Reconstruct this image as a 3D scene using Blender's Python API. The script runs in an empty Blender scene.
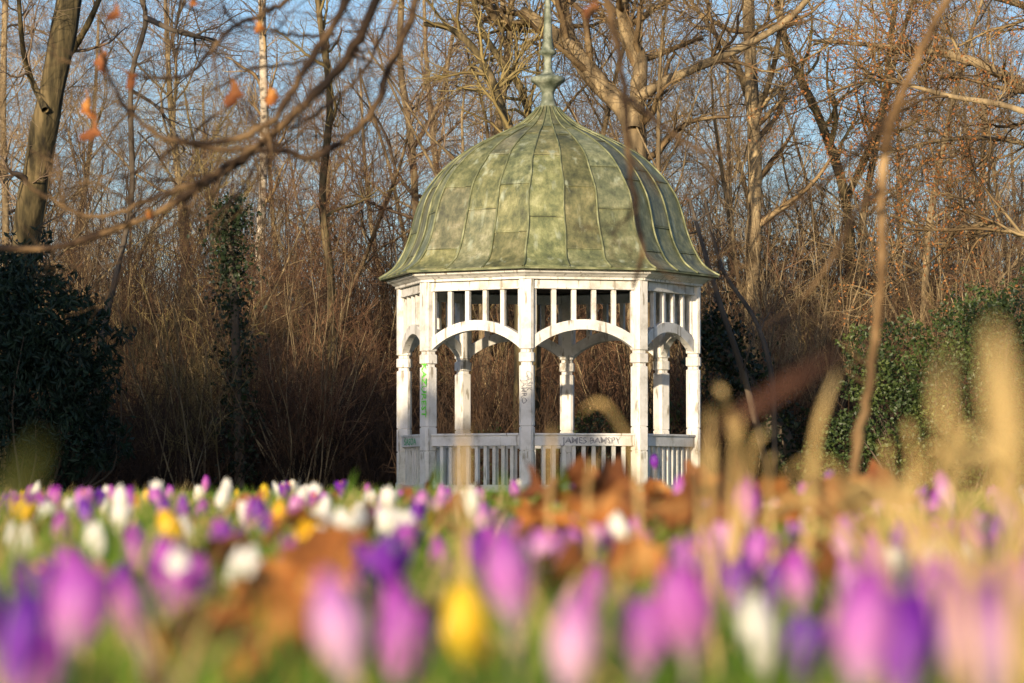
import bpy, bmesh, math, random
import numpy as np
from mathutils import Vector, Matrix
rnd = random.Random(11)
G = np.random.default_rng(7)
sc = bpy.context.scene
COL = sc.collection
PI = math.pi
F = 3300.0
PITCH = math.atan(140.5 / F)
CAMZ = 0.18

def W(px, py, d):
    """world point that stands at depth y=d on the sight line of a picture point"""
    u = (px - 512) / F; v = (341.5 - py) / F
    dy = math.cos(PITCH) - v * math.sin(PITCH)
    dz = math.sin(PITCH) + v * math.cos(PITCH)
    s = d / dy
    return np.array([u * s, d, CAMZ + dz * s])

# ------------------------------------------------------------------ materials
def mk(name):
    m = bpy.data.materials.new(name); m.use_nodes = True
    nt = m.node_tree; nt.nodes.clear()
    return m, nt, nt.nodes.new, nt.links.new

def ramp(N, stops):
    r = N('ShaderNodeValToRGB'); cr = r.color_ramp
    while len(cr.elements) < len(stops): cr.elements.new(0.5)
    for e, (p, c) in zip(cr.elements, stops):
        e.position = p; e.color = (*c, 1)
    return r

def noise_mat(name, stops, scale=5, rough=.8, stretch=(1, 1, 1), bump=0.0, bscale=None, transl=0.0,
              rndmix=0.0, spec=.3, detail=4, coord='Object'):
    m, nt, N, L = mk(name)
    out = N('ShaderNodeOutputMaterial'); b = N('ShaderNodeBsdfPrincipled')
    tc = N('ShaderNodeTexCoord'); mp = N('ShaderNodeMapping'); mp.inputs['Scale'].default_value = stretch
    L(tc.outputs[coord], mp.inputs[0])
    nz = N('ShaderNodeTexNoise'); nz.inputs['Scale'].default_value = scale; nz.inputs['Detail'].default_value = detail
    L(mp.outputs[0], nz.inputs['Vector'])
    r = ramp(N, stops); L(nz.outputs['Fac'], r.inputs[0])
    col = r.outputs[0]
    if rndmix:
        oi = N('ShaderNodeObjectInfo'); mr = N('ShaderNodeMapRange')
        mr.inputs['To Min'].default_value = 1 - rndmix; mr.inputs['To Max'].default_value = 1 + rndmix
        L(oi.outputs['Random'], mr.inputs[0])
        hs = N('ShaderNodeHueSaturation'); L(mr.outputs[0], hs.inputs['Value']); L(col, hs.inputs['Color']); col = hs.outputs[0]
    L(col, b.inputs['Base Color']); b.inputs['Roughness'].default_value = rough
    b.inputs['Specular IOR Level'].default_value = spec
    if bump:
        n2 = N('ShaderNodeTexNoise'); n2.inputs['Scale'].default_value = bscale or scale * 4; n2.inputs['Detail'].default_value = 5
        L(mp.outputs[0], n2.inputs['Vector'])
        bp = N('ShaderNodeBump'); bp.inputs['Strength'].default_value = bump; bp.inputs['Distance'].default_value = .02
        L(n2.outputs['Fac'], bp.inputs['Height']); L(bp.outputs[0], b.inputs['Normal'])
    if transl:
        t = N('ShaderNodeBsdfTranslucent'); L(col, t.inputs[0]); mx = N('ShaderNodeMixShader'); mx.inputs[0].default_value = transl
        L(b.outputs[0], mx.inputs[1]); L(t.outputs[0], mx.inputs[2]); L(mx.outputs[0], out.inputs[0])
    else:
        L(b.outputs[0], out.inputs[0])
    return m

M = {}
M['bark'] = noise_mat('bark', [(.35, (.06, .045, .025)), (.5, (.17, .125, .07)), (.65, (.32, .24, .13))], 5, .9, (1, 1, .25), .8, 14, rndmix=.2)
M['bark_olive'] = noise_mat('bark_olive', [(.36, (.025, .02, .010)), (.5, (.075, .058, .026)), (.66, (.17, .125, .06))], 9, .9, (1, 1, .16), 1.0, 18, detail=8)
M['bark_dark'] = noise_mat('bark_dark', [(.3, (.05, .04, .03)), (.7, (.13, .10, .07))], 4, .9, (1, 1, .3), .8, 12)
M['birch'] = noise_mat('birch_bark', [(.38, (.10, .08, .06)), (.48, (.38, .32, .24)), (.7, (.55, .48, .38))], 5, .7, (1, 1, 1.5), .3, 12)
M['twig'] = noise_mat('twig_bark', [(.32, (.05, .032, .016)), (.5, (.19, .125, .06)), (.68, (.42, .31, .16))], 1.2, .85, rndmix=.3)
M['twig_red'] = noise_mat('russet_twig', [(.3, (.05, .025, .014)), (.5, (.14, .072, .038)), (.7, (.32, .19, .10))], 1.0, .85, rndmix=.3)
M['twig_olive'] = noise_mat('olive_twig', [(.3, (.09, .065, .025)), (.5, (.20, .15, .06)), (.7, (.36, .28, .11))], 1.0, .85, rndmix=.3)
M['twig_grey'] = noise_mat('grey_twig', [(.3, (.07, .05, .032)), (.5, (.17, .12, .08)), (.7, (.34, .25, .16))], .8, .85, rndmix=.2)
M['shade_dark_brush'] = noise_mat('shade_dark_brushwood', [(.3, (.018, .012, .008)), (.55, (.05, .03, .018)), (.75, (.14, .08, .04))], 1.3, .9)  # dark old brush, colour deepened to stand in for shade low in the wood
M['near_bark'] = noise_mat('overhanging_bark', [(.35, (.012, .007, .005)), (.5, (.045, .026, .014)), (.66, (.20, .125, .06))], 9, .85, (1, 1, 1), .6, 120)
M['near_bark_grey'] = noise_mat('grey_bark', [(.3, (.12, .10, .06)), (.5, (.24, .20, .12)), (.7, (.36, .30, .18))], 18, .85, (1, 1, 1), .6, 120)
M['stem_tan'] = noise_mat('tan_bark', [(.34, (.05, .028, .012)), (.5, (.17, .10, .042)), (.66, (.38, .25, .12))], 14, .85, (1, 1, .5), .8, 60)
M['beech_leaf'] = noise_mat('russet_leaf', [(.3, (.20, .07, .02)), (.5, (.36, .14, .04)), (.7, (.50, .24, .08))], 1.5, .7, transl=.3)
M['bud'] = noise_mat('yellow_catkin', [(.3, (.30, .22, .06)), (.7, (.50, .40, .12))], 2, .7, transl=.2)
M['bud_brown'] = noise_mat('brown_bud', [(.3, (.20, .09, .035)), (.5, (.36, .20, .08)), (.7, (.50, .36, .14))], .9, .8, transl=.2)
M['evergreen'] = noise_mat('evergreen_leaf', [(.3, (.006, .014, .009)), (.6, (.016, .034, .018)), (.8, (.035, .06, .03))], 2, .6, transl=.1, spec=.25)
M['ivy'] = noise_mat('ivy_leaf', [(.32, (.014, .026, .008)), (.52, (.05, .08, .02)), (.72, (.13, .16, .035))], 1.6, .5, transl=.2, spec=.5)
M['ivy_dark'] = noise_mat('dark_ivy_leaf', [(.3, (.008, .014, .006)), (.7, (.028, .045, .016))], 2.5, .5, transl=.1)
M['grass'] = noise_mat('grass_blade', [(.3, (.05, .12, .012)), (.5, (.13, .25, .02)), (.7, (.30, .34, .05))], 9, .6, transl=.4)
M['crocus_leaf'] = noise_mat('crocus_leaf', [(.3, (.04, .10, .015)), (.7, (.12, .24, .03))], 12, .5, transl=.35)
M['olive_blade'] = noise_mat('olive_blade', [(.3, (.05, .06, .01)), (.7, (.14, .14, .025))], 12, .6, transl=.35)
M['straw'] = noise_mat('straw', [(.3, (.42, .27, .09)), (.5, (.60, .42, .17)), (.7, (.75, .58, .30))], 12, .7, (1, 1, .3), transl=.3)
M['dead_leaf'] = noise_mat('dead_leaf', [(.32, (.17, .06, .018)), (.5, (.40, .14, .03)), (.66, (.56, .27, .08))], 22, .75, bump=.4, bscale=60, transl=.3, rndmix=.3)
M['dead_leaf_dark'] = noise_mat('dark_dead_leaf', [(.3, (.14, .045, .018)), (.5, (.26, .09, .03)), (.7, (.38, .16, .06))], 16, .75, bump=.4, bscale=60, transl=.3, rndmix=.2)
M['frond'] = noise_mat('dark_russet_leaf', [(.3, (.03, .012, .008)), (.7, (.09, .036, .02))], 16, .8, transl=.2)
M['stem_pale'] = noise_mat('pale_stem', [(.3, (.22, .20, .16)), (.7, (.42, .36, .38))], 30, .5, transl=.3)
M['stigma'] = noise_mat('stigma', [(.3, (.75, .30, .02)), (.7, (.85, .45, .03))], 30, .6)
M['ground'] = noise_mat('meadow_soil', [(.3, (.035, .04, .012)), (.5, (.05, .075, .018)), (.7, (.10, .11, .035))], 2.5, .95, bump=.6, bscale=30, detail=8)
M['litter'] = noise_mat('leaf_litter', [(.3, (.05, .03, .018)), (.6, (.12, .07, .035)), (.8, (.2, .11, .05))], 3, .95)

def petal_mat(name, stops, vein, veinmix, rough=.5, tip=None):
    """pigment runs from petal base to tip (generated z) with fine veins"""
    m, nt, N, L = mk(name)
    out = N('ShaderNodeOutputMaterial'); b = N('ShaderNodeBsdfPrincipled'); tc = N('ShaderNodeTexCoord')
    uv = N('ShaderNodeUVMap'); sp = N('ShaderNodeSeparateXYZ'); L(uv.outputs[0], sp.inputs[0])
    nz = N('ShaderNodeTexNoise'); nz.inputs['Scale'].default_value = 60; L(tc.outputs['Object'], nz.inputs['Vector'])
    ad = N('ShaderNodeMath'); ad.operation = 'MULTIPLY_ADD'; ad.inputs[1].default_value = .25
    L(nz.outputs['Fac'], ad.inputs[0]); L(sp.outputs['Y'], ad.inputs[2])
    sb = N('ShaderNodeMath'); sb.operation = 'SUBTRACT'; sb.inputs[1].default_value = .12; L(ad.outputs[0], sb.inputs[0])
    r = ramp(N, stops); L(sb.outputs[0], r.inputs[0])
    mu = N('ShaderNodeMath'); mu.operation = 'MULTIPLY'; mu.inputs[1].default_value = 55; L(sp.outputs['X'], mu.inputs[0])
    sn = N('ShaderNodeMath'); sn.operation = 'SINE'; L(mu.outputs[0], sn.inputs[0])
    mr = N('ShaderNodeMapRange'); mr.inputs[1].default_value = .1; mr.inputs[2].default_value = 1; mr.inputs[4].default_value = veinmix
    L(sn.outputs[0], mr.inputs[0])
    mx = N('ShaderNodeMix'); mx.data_type = 'RGBA'; L(mr.outputs[0], mx.inputs[0]); L(r.outputs[0], mx.inputs[6]); mx.inputs[7].default_value = (*vein, 1)
    oi = N('ShaderNodeObjectInfo'); m2 = N('ShaderNodeMapRange'); m2.inputs[3].default_value = .485; m2.inputs[4].default_value = .515
    L(oi.outputs['Random'], m2.inputs[0]); hs = N('ShaderNodeHueSaturation'); L(m2.outputs[0], hs.inputs['Hue']); L(mx.outputs[2], hs.inputs['Color'])
    L(hs.outputs[0], b.inputs['Base Color']); b.inputs['Roughness'].default_value = rough
    t = N('ShaderNodeBsdfTranslucent'); L(hs.outputs[0], t.inputs[0]); ms = N('ShaderNodeMixShader'); ms.inputs[0].default_value = .4
    L(b.outputs[0], ms.inputs[1]); L(t.outputs[0], ms.inputs[2]); L(ms.outputs[0], out.inputs[0])
    return m
PET = {
 'purple': petal_mat('purple_petal', [(0, (.50, .30, .60)), (.35, (.30, .05, .50)), (1, (.15, .012, .34))], (.16, .01, .35), .6),
 'lilac': petal_mat('lilac_petal', [(0, (.80, .58, .72)), (.4, (.66, .24, .62)), (1, (.36, .03, .42))], (.40, .04, .44), .5),
 'pink': petal_mat('pink_petal', [(0, (.84, .68, .74)), (.5, (.76, .46, .70)), (1, (.54, .13, .54))], (.52, .12, .50), .4),
 'white': petal_mat('white_petal', [(0, (.72, .62, .66)), (.2, (.80, .78, .70)), (1, (.84, .82, .76))], (.70, .66, .62), .3),
 'yellow': petal_mat('yellow_petal', [(0, (.80, .52, .05)), (.4, (.86, .54, .02)), (1, (.88, .58, .03))], (.75, .40, .01), .3),
}

def paint_mat():
    m, nt, N, L = mk('weathered_white_paint')
    out = N('ShaderNodeOutputMaterial'); b = N('ShaderNodeBsdfPrincipled'); tc = N('ShaderNodeTexCoord')
    n1 = N('ShaderNodeTexNoise'); n1.inputs['Scale'].default_value = 3.5; n1.inputs['Detail'].default_value = 7; n1.inputs['Roughness'].default_value = .65
    L(tc.outputs['Object'], n1.inputs['Vector'])
    r = ramp(N, [(.28, (.36, .33, .28)), (.42, (.58, .56, .52)), (.56, (.70, .68, .65))]); L(n1.outputs['Fac'], r.inputs[0])
    mp = N('ShaderNodeMapping'); mp.inputs['Scale'].default_value = (14, 14, 2.2); L(tc.outputs['Object'], mp.inputs[0])
    n2 = N('ShaderNodeTexNoise'); n2.inputs['Scale'].default_value = 1.3; n2.inputs['Detail'].default_value = 6; L(mp.outputs[0], n2.inputs['Vector'])
    r2 = ramp(N, [(.60, (0, 0, 0)), (.66, (1, 1, 1))]); L(n2.outputs['Fac'], r2.inputs[0])
    mx = N('ShaderNodeMix'); mx.data_type = 'RGBA'; L(r2.outputs[0], mx.inputs[0]); L(r.outputs[0], mx.inputs[6]); mx.inputs[7].default_value = (.30, .27, .22, 1)
    # green algae low down on the wood
    sp = N('ShaderNodeSeparateXYZ'); L(tc.outputs['Object'], sp.inputs[0])
    mr = N('ShaderNodeMapRange'); mr.inputs[1].default_value = .75; mr.inputs[2].default_value = .0; mr.inputs[3].default_value = 0; mr.inputs[4].default_value = .55
    L(sp.outputs['Z'], mr.inputs[0])
    n3 = N('ShaderNodeTexNoise'); n3.inputs['Scale'].default_value = 6; L(tc.outputs['Object'], n3.inputs['Vector'])
    ml = N('ShaderNodeMath'); ml.operation = 'MULTIPLY'; L(mr.outputs[0], ml.inputs[0]); L(n3.outputs['Fac'], ml.inputs[1])
    mg = N('ShaderNodeMix'); mg.data_type = 'RGBA'; L(ml.outputs[0], mg.inputs[0]); L(mx.outputs[2], mg.inputs[6]); mg.inputs[7].default_value = (.28, .38, .20, 1)
    L(mg.outputs[2], b.inputs['Base Color']); b.inputs['Roughness'].default_value = .62
    bp = N('ShaderNodeBump'); bp.inputs['Strength'].default_value = .35; bp.inputs['Distance'].default_value = .01
    L(n2.outputs['Fac'], bp.inputs['Height']); L(bp.outputs[0], b.inputs['Normal']); L(b.outputs[0], out.inputs[0])
    return m
M['paint'] = paint_mat()

def copper_mat():
    m, nt, N, L = mk('green_patina_copper')
    out = N('ShaderNodeOutputMaterial'); b = N('ShaderNodeBsdfPrincipled'); tc = N('ShaderNodeTexCoord')
    n1 = N('ShaderNodeTexNoise'); n1.inputs['Scale'].default_value = 4.5; n1.inputs['Detail'].default_value = 9; n1.inputs['Roughness'].default_value = .72
    L(tc.outputs['Object'], n1.inputs['Vector'])
    r = ramp(N, [(.30, (.045, .05, .028)), (.45, (.115, .125, .055)), (.56, (.19, .19, .085)), (.70, (.32, .31, .17))]); L(n1.outputs['Fac'], r.inputs[0])
    at = N('ShaderNodeAttribute'); at.attribute_name = 'tint'
    mx = N('ShaderNodeMix'); mx.data_type = 'RGBA'; mx.blend_type = 'MULTIPLY'; mx.inputs[0].default_value = 1
    L(r.outputs[0], mx.inputs[6]); L(at.outputs['Color'], mx.inputs[7])
    # pale mineral bloom and dark runs
    mp = N('ShaderNodeMapping'); mp.inputs['Scale'].default_value = (9, 9, 1.0); L(tc.outputs['Object'], mp.inputs[0])
    n2 = N('ShaderNodeTexNoise'); n2.inputs['Scale'].default_value = 1; n2.inputs['Detail'].default_value = 7; L(mp.outputs[0], n2.inputs['Vector'])
    r2 = ramp(N, [(.58, (0, 0, 0)), (.74, (1, 1, 1))]); L(n2.outputs['Fac'], r2.inputs[0])
    m2 = N('ShaderNodeMix'); m2.data_type = 'RGBA'; L(r2.outputs[0], m2.inputs[0]); L(mx.outputs[2], m2.inputs[6]); m2.inputs[7].default_value = (.30, .33, .24, 1)
    n4 = N('ShaderNodeTexNoise'); n4.inputs['Scale'].default_value = 2.2; n4.inputs['Detail'].default_value = 8; n4.inputs['Roughness'].default_value = .7; L(mp.outputs[0], n4.inputs['Vector'])
    r4 = ramp(N, [(.33, (.5, .54, .52)), (.5, (.95, .95, .92)), (.68, (1.3, 1.3, 1.28))]); L(n4.outputs['Fac'], r4.inputs[0])
    m3 = N('ShaderNodeMix'); m3.data_type = 'RGBA'; m3.blend_type = 'MULTIPLY'; m3.inputs[0].default_value = .8
    L(m2.outputs[2], m3.inputs[6]); L(r4.outputs[0], m3.inputs[7])
    L(m3.outputs[2], b.inputs['Base Color']); b.inputs['Roughness'].default_value = .55
    bp = N('ShaderNodeBump'); bp.inputs['Strength'].default_value = .5; bp.inputs['Distance'].default_value = .01
    L(n1.outputs['Fac'], bp.inputs['Height']); L(bp.outputs[0], b.inputs['Normal']); L(b.outputs[0], out.inputs[0])
    return m
M['copper'] = copper_mat()
M['seam'] = noise_mat('patina_seam', [(.3, (.06, .075, .04)), (.55, (.17, .18, .09)), (.75, (.34, .35, .20))], 5, .6)
M['verdigris'] = noise_mat('verdigris', [(.3, (.06, .075, .05)), (.5, (.14, .16, .115)), (.7, (.30, .32, .25))], 9, .6, bump=.3, bscale=30)
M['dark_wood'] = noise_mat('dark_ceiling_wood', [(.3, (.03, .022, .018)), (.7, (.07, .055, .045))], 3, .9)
M['stone'] = noise_mat('weathered_stone', [(.3, (.14, .14, .11)), (.7, (.32, .31, .27))], 6, .9, bump=.4, bscale=30)
M['spray_green'] = noise_mat('green_spray_paint', [(.3, (.12, .60, .04)), (.7, (.20, .75, .08))], 20, .5)
M['spray_teal'] = noise_mat('dull_green_spray_paint', [(.3, (.05, .32, .10)), (.7, (.12, .42, .20))], 20, .5)
M['spray_grey'] = noise_mat('dark_marker', [(.35, (.12, .12, .14)), (.65, (.40, .39, .39))], 20, .6)

# ------------------------------------------------------------------ mesh helpers
def link(name, me, parent=None, mat=None):
    o = bpy.data.objects.new(name, me); COL.objects.link(o)
    if parent is not None: o.parent = parent
    if mat is not None and me is not None and not me.materials: me.materials.append(mat)
    return o

def tag(o, label=None, cat=None, group=None, kind=None):
    if label: o['label'] = label
    if cat: o['category'] = cat
    if group: o['group'] = group
    if kind: o['kind'] = kind
    return o

def empty(name, loc, rz=0):
    o = bpy.data.objects.new(name, None); COL.objects.link(o); o.location = loc; o.rotation_euler = (0, 0, rz)
    o.empty_display_size = .1
    return o

def mesh_np(name, V, faces, mat, smooth=True):
    """faces: (K,4) or (K,3) int array"""
    me = bpy.data.meshes.new(name); V = np.asarray(V, np.float32); faces = np.asarray(faces, np.int32)
    k = faces.shape[1]
    me.vertices.add(len(V)); me.vertices.foreach_set('co', V.ravel())
    me.loops.add(faces.size); me.loops.foreach_set('vertex_index', faces.ravel())
    me.polygons.add(len(faces)); me.polygons.foreach_set('loop_start', np.arange(0, faces.size, k, dtype=np.int32))
    me.update(calc_edges=True)
    me.polygons.foreach_set('use_smooth', np.full(len(faces), smooth))
    me.materials.append(mat); me.validate()
    return me

def tube_arrays(P, R, sides):
    """P (M,N,3), R (M,N) -> verts, quads"""
    M_, N_, _ = P.shape
    T = np.gradient(P, axis=1); T /= np.linalg.norm(T, axis=2, keepdims=True) + 1e-9
    mt = T.mean(axis=1); ref = np.zeros((M_, 3)); ref[np.arange(M_), np.abs(mt).argmin(axis=1)] = 1
    A = np.cross(T, ref[:, None, :]); A /= np.linalg.norm(A, axis=2, keepdims=True) + 1e-9
    B = np.cross(T, A)
    th = np.arange(sides) * 2 * PI / sides
    V = P[:, :, None, :] + R[:, :, None, None] * (A[:, :, None, :] * np.cos(th)[None, None, :, None] + B[:, :, None, :] * np.sin(th)[None, None, :, None])
    idx = np.arange(M_ * N_ * sides).reshape(M_, N_, sides)
    a = idx[:, :-1, :]; b = np.roll(a, -1, axis=2); c = idx[:, 1:, :]; d = np.roll(c, -1, axis=2)
    Q = np.stack([a, b, d, c], axis=-1).reshape(-1, 4)
    return V.reshape(-1, 3), Q

class Tubes:
    def __init__(s): s.v = []; s.q = []; s.n = 0
    def add(s, P, R, sides=3):
        P = np.asarray(P, float); R = np.asarray(R, float)
        if P.ndim == 2: P = P[None]; R = R[None]
        v, q = tube_arrays(P, R, sides); s.v.append(v); s.q.append(q + s.n); s.n += len(v)
    def quads(s, V, Q):
        s.v.append(V); s.q.append(Q + s.n); s.n += len(V)
    def mesh(s, name, mat, smooth=True):
        return mesh_np(name, np.concatenate(s.v), np.concatenate(s.q), mat, smooth)

def spline(pts, n):
    """Catmull-Rom resample of a list of points (any dimension)"""
    p = np.asarray(pts, float)
    if len(p) == 2:
        t = np.linspace(0, 1, n)[:, None]; return p[0] * (1 - t) + p[1] * t
    p = np.vstack([2 * p[0] - p[1], p, 2 * p[-1] - p[-2]])
    m = len(p) - 3; t = np.linspace(0, m - 1e-6, n); i = t.astype(int); f = (t - i)[:, None]
    a, b, c, d = p[i], p[i + 1], p[i + 2], p[i + 3]
    return .5 * (2 * b + (c - a) * f + (2 * a - 5 * b + 4 * c - d) * f ** 2 + (3 * b - a - 3 * c + d) * f ** 3)

def spawn(P, R, k, t0, t1, ang, length, n, wig, up=0.0, rf=.6, rmax=9, rtip=.3, lfall=.4, asd=12, bias=None, rmin=.0):
    """k children per parent branch"""
    M_, N_, _ = P.shape
    pi = np.repeat(np.arange(M_), k); K = len(pi)
    t = G.uniform(t0, t1, K); x = t * (N_ - 1); i = np.minimum(x.astype(int), N_ - 2); f = x - i
    p = P[pi, i] * (1 - f)[:, None] + P[pi, i + 1] * f[:, None]
    T = P[pi, i + 1] - P[pi, i]; T /= np.linalg.norm(T, axis=1, keepdims=True) + 1e-9
    r = R[pi, i] * (1 - f) + R[pi, i + 1] * f
    perp = np.cross(T, G.normal(size=(K, 3))); perp /= np.linalg.norm(perp, axis=1, keepdims=True) + 1e-9
    a = np.radians(G.normal(ang, asd, K))[:, None]
    D = np.cos(a) * T + np.sin(a) * perp
    if bias is not None: D = D + np.asarray(bias)
    L = length * (1 - lfall * t) * G.lognormal(0, .3, K)
    out = np.zeros((K, n, 3)); out[:, 0] = p
    for j in range(1, n):
        D = D + G.normal(size=(K, 3)) * wig; D[:, 2] += up
        D /= np.linalg.norm(D, axis=1, keepdims=True) + 1e-9
        out[:, j] = out[:, j - 1] + D * (L / (n - 1))[:, None]
    r0 = np.clip(r * rf, rmin, rmax)
    tt = np.linspace(0, 1, n)[None, :]
    Rr = r0[:, None] * (1 - (1 - rtip) * tt)
    return out, Rr

def leaf_quads(C, size, aspect=.55, droop=0.0, jitter=1.0, flat=0.0):
    """leaf-shaped rhombus faces (4 verts, folded) at centres C"""
    K = len(C)
    D = G.normal(size=(K, 3)) * jitter; D[:, 2] -= droop; D /= np.linalg.norm(D, axis=1, keepdims=True)
    S = np.cross(D, G.normal(size=(K, 3)) + np.array([0, 0, flat])); S /= np.linalg.norm(S, axis=1, keepdims=True)
    s = (size * G.uniform(.6, 1.3, K))[:, None]
    V = np.stack([C - D * s * .5, C + S * s * aspect * .5, C + D * s * .5, C - S * s * aspect * .5], axis=1)
    V[:, 1] += np.cross(D, S) * s * .08; V[:, 3] += np.cross(D, S) * s * .08
    return V.reshape(-1, 3), np.arange(K * 4).reshape(K, 4)

def pts_on(P, k, spread=.03):
    M_, N_, _ = P.shape
    pi = np.repeat(np.arange(M_), k); K = len(pi); x = G.uniform(.2, 1, K) * (N_ - 1.001); i = x.astype(int); f = (x - i)[:, None]
    return P[pi, i] * (1 - f) + P[pi, i + 1] * f + G.normal(size=(K, 3)) * spread

class BB:
    """box / prism collector"""
    def __init__(s): s.v = []; s.f = []
    def box(s, x0, x1, y0, y1, z0, z1):
        n = len(s.v)
        s.v += [(x0, y0, z0), (x1, y0, z0), (x1, y1, z0), (x0, y1, z0), (x0, y0, z1), (x1, y0, z1), (x1, y1, z1), (x0, y1, z1)]
        s.f += [tuple(n + i for i in q) for q in ((3, 2, 1, 0), (4, 5, 6, 7), (0, 1, 5, 4), (1, 2, 6, 5), (2, 3, 7, 6), (3, 0, 4, 7))]
    def rings(s, rings, cap=True):
        n = len(s.v); k = len(rings[0])
        for r in rings: s.v += [tuple(p) for p in r]
        for j in range(len(rings) - 1):
            for i in range(k):
                a = n + j * k + i; b = n + j * k + (i + 1) % k
                s.f.append((a, b, b + k, a + k))
        if cap:
            s.f.append(tuple(n + i for i in reversed(range(k)))); s.f.append(tuple(n + (len(rings) - 1) * k + i for i in range(k)))
    def mesh(s, name, mat, bevel=0.0, smooth=False):
        me = bpy.data.meshes.new(name); me.from_pydata(s.v, [], s.f); me.materials.append(mat)
        if bevel:
            bm = bmesh.new(); bm.from_mesh(me)
            ed = [e for e in bm.edges if len(e.link_faces) == 2 and e.calc_face_angle(0) > .6]
            bmesh.ops.bevel(bm, geom=ed, offset=bevel, segments=2, affect='EDGES', profile=.6); bm.to_mesh(me); bm.free()
        for p in me.polygons: p.use_smooth = smooth
        me.update(); return me

# ------------------------------------------------------------------ sky, sun, camera
SUN_AZ, SUN_EL = math.radians(-22), math.radians(11.5)   # azimuth from behind the camera, towards its left
world = bpy.data.worlds.new('World'); sc.world = world; world.use_nodes = True
nt = world.node_tree; bg = nt.nodes['Background']
sky = nt.nodes.new('ShaderNodeTexSky'); sky.sky_type = 'NISHITA'; sky.sun_disc = False
sky.sun_elevation = SUN_EL; pass
sky.air_density = 1.0; sky.dust_density = 2.0; sky.ozone_density = 3.5
wb = nt.nodes.new('ShaderNodeMix'); wb.data_type = 'RGBA'; wb.blend_type = 'MULTIPLY'; wb.inputs[0].default_value = 1
wb.inputs[7].default_value = (1.08, 1.02, 1.06, 1); nt.links.new(sky.outputs[0], wb.inputs[6]); nt.links.new(wb.outputs[2], bg.inputs[0]); bg.inputs[1].default_value = 0.15
sd = bpy.data.lights.new('sun', 'SUN'); sd.energy = 5.0; sd.angle = math.radians(.5); sd.color = (1.0, .82, .57)
so = bpy.data.objects.new('sun', sd); COL.objects.link(so)
sun_from = Vector((math.sin(SUN_AZ) * math.cos(SUN_EL), -math.cos(SUN_AZ) * math.cos(SUN_EL), math.sin(SUN_EL)))
so.rotation_euler = sun_from.to_track_quat('Z', 'Y').to_euler()
so.location = sun_from * 50
# Nishita: sun_rotation 0 = +Y, turning clockwise seen from above
sky.sun_rotation = math.atan2(sun_from.x, sun_from.y)

cam = bpy.data.cameras.new('camera'); co = bpy.data.objects.new('camera', cam); COL.objects.link(co); sc.camera = co
cam.sensor_width = 36; cam.lens = F / 1024 * 36; cam.clip_start = .05; cam.clip_end = 2000
co.location = (0, 0, CAMZ); co.rotation_euler = (PI / 2 + PITCH, 0, 0)
cam.dof.use_dof = True; cam.dof.focus_distance = 44.5; cam.dof.aperture_fstop = 7.8; cam.dof.aperture_blades = 0
sc.view_settings.view_transform = 'Standard'; sc.view_settings.look = 'None'; sc.view_settings.gamma = 1
sc.view_settings.exposure = 0.45
sc.cycles.use_denoising = True; sc.cycles.max_bounces = 6; sc.cycles.diffuse_bounces = 3; sc.cycles.transmission_bounces = 3
sc.cycles.sample_clamp_indirect = 5

# ------------------------------------------------------------------ ground
def gz(x, y):
    """height of the meadow: a low swell the crocuses grow on, level lawn beyond"""
    y = np.asarray(y, float); x = np.asarray(x, float)
    a = np.interp(y, [-5, 1.0, 2, 3.5, 5.5, 7.5, 9, 12, 17, 60, 90, 400], [.02, .02, .03, .055, .075, .088, .085, .02, .0, .0, .3, .6])
    return a + .006 * np.sin(x * 3.1 + y) * (y < 12)
xs = np.concatenate([np.linspace(-900, -12, 14), np.linspace(-10, 10, 81), np.linspace(12, 900, 14)])
ys = np.concatenate([[-300, -60, -10], np.linspace(-3, 20, 140), [25, 30, 40, 50, 60, 70, 80, 90, 120, 200, 400, 900, 1500]])
X, Y = np.meshgrid(xs, ys); V = np.stack([X, Y, gz(X, Y)], -1).reshape(-1, 3)
nx, ny = len(xs), len(ys); I = np.arange(nx * ny).reshape(ny, nx)
tag(link('ground', mesh_np('ground', V, np.stack([I[:-1, :-1], I[:-1, 1:], I[1:, 1:], I[1:, :-1]], -1).reshape(-1, 4), M['ground'])), kind='structure')
# forest floor of leaf litter under the trees
xs = np.linspace(-60, 60, 41); ys = np.linspace(50.5, 130, 41); X, Y = np.meshgrid(xs, ys)
V = np.stack([X, Y, gz(X, Y) + .02], -1).reshape(-1, 3); I = np.arange(41 * 41).reshape(41, 41)
tag(link('forest_ground', mesh_np('forest_ground', V, np.stack([I[:-1, :-1], I[:-1, 1:], I[1:, 1:], I[1:, :-1]], -1).reshape(-1, 4), M['litter'])), kind='structure')

# ------------------------------------------------------------------ gazebo
GD = 45.2
gx = W(548, 482, GD)[0]
gaz = empty('gazebo', (gx, GD, 0))
tag(gaz, 'white octagonal wooden garden gazebo with arched sides under a green copper dome', 'gazebo')
TH1 = math.radians(-8.5); RV = 2.0; AP = RV * math.cos(PI / 8)
def octr(phi):  # radius factor of an octagon with corners at multiples of 45 deg
    a = (phi % (PI / 4)) - PI / 8
    return math.cos(PI / 8) / math.cos(a)
def gaz_add(name, me, ang, parent=gaz):
    o = link(name, me, parent); o.rotation_euler = (0, 0, ang); return o

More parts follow.
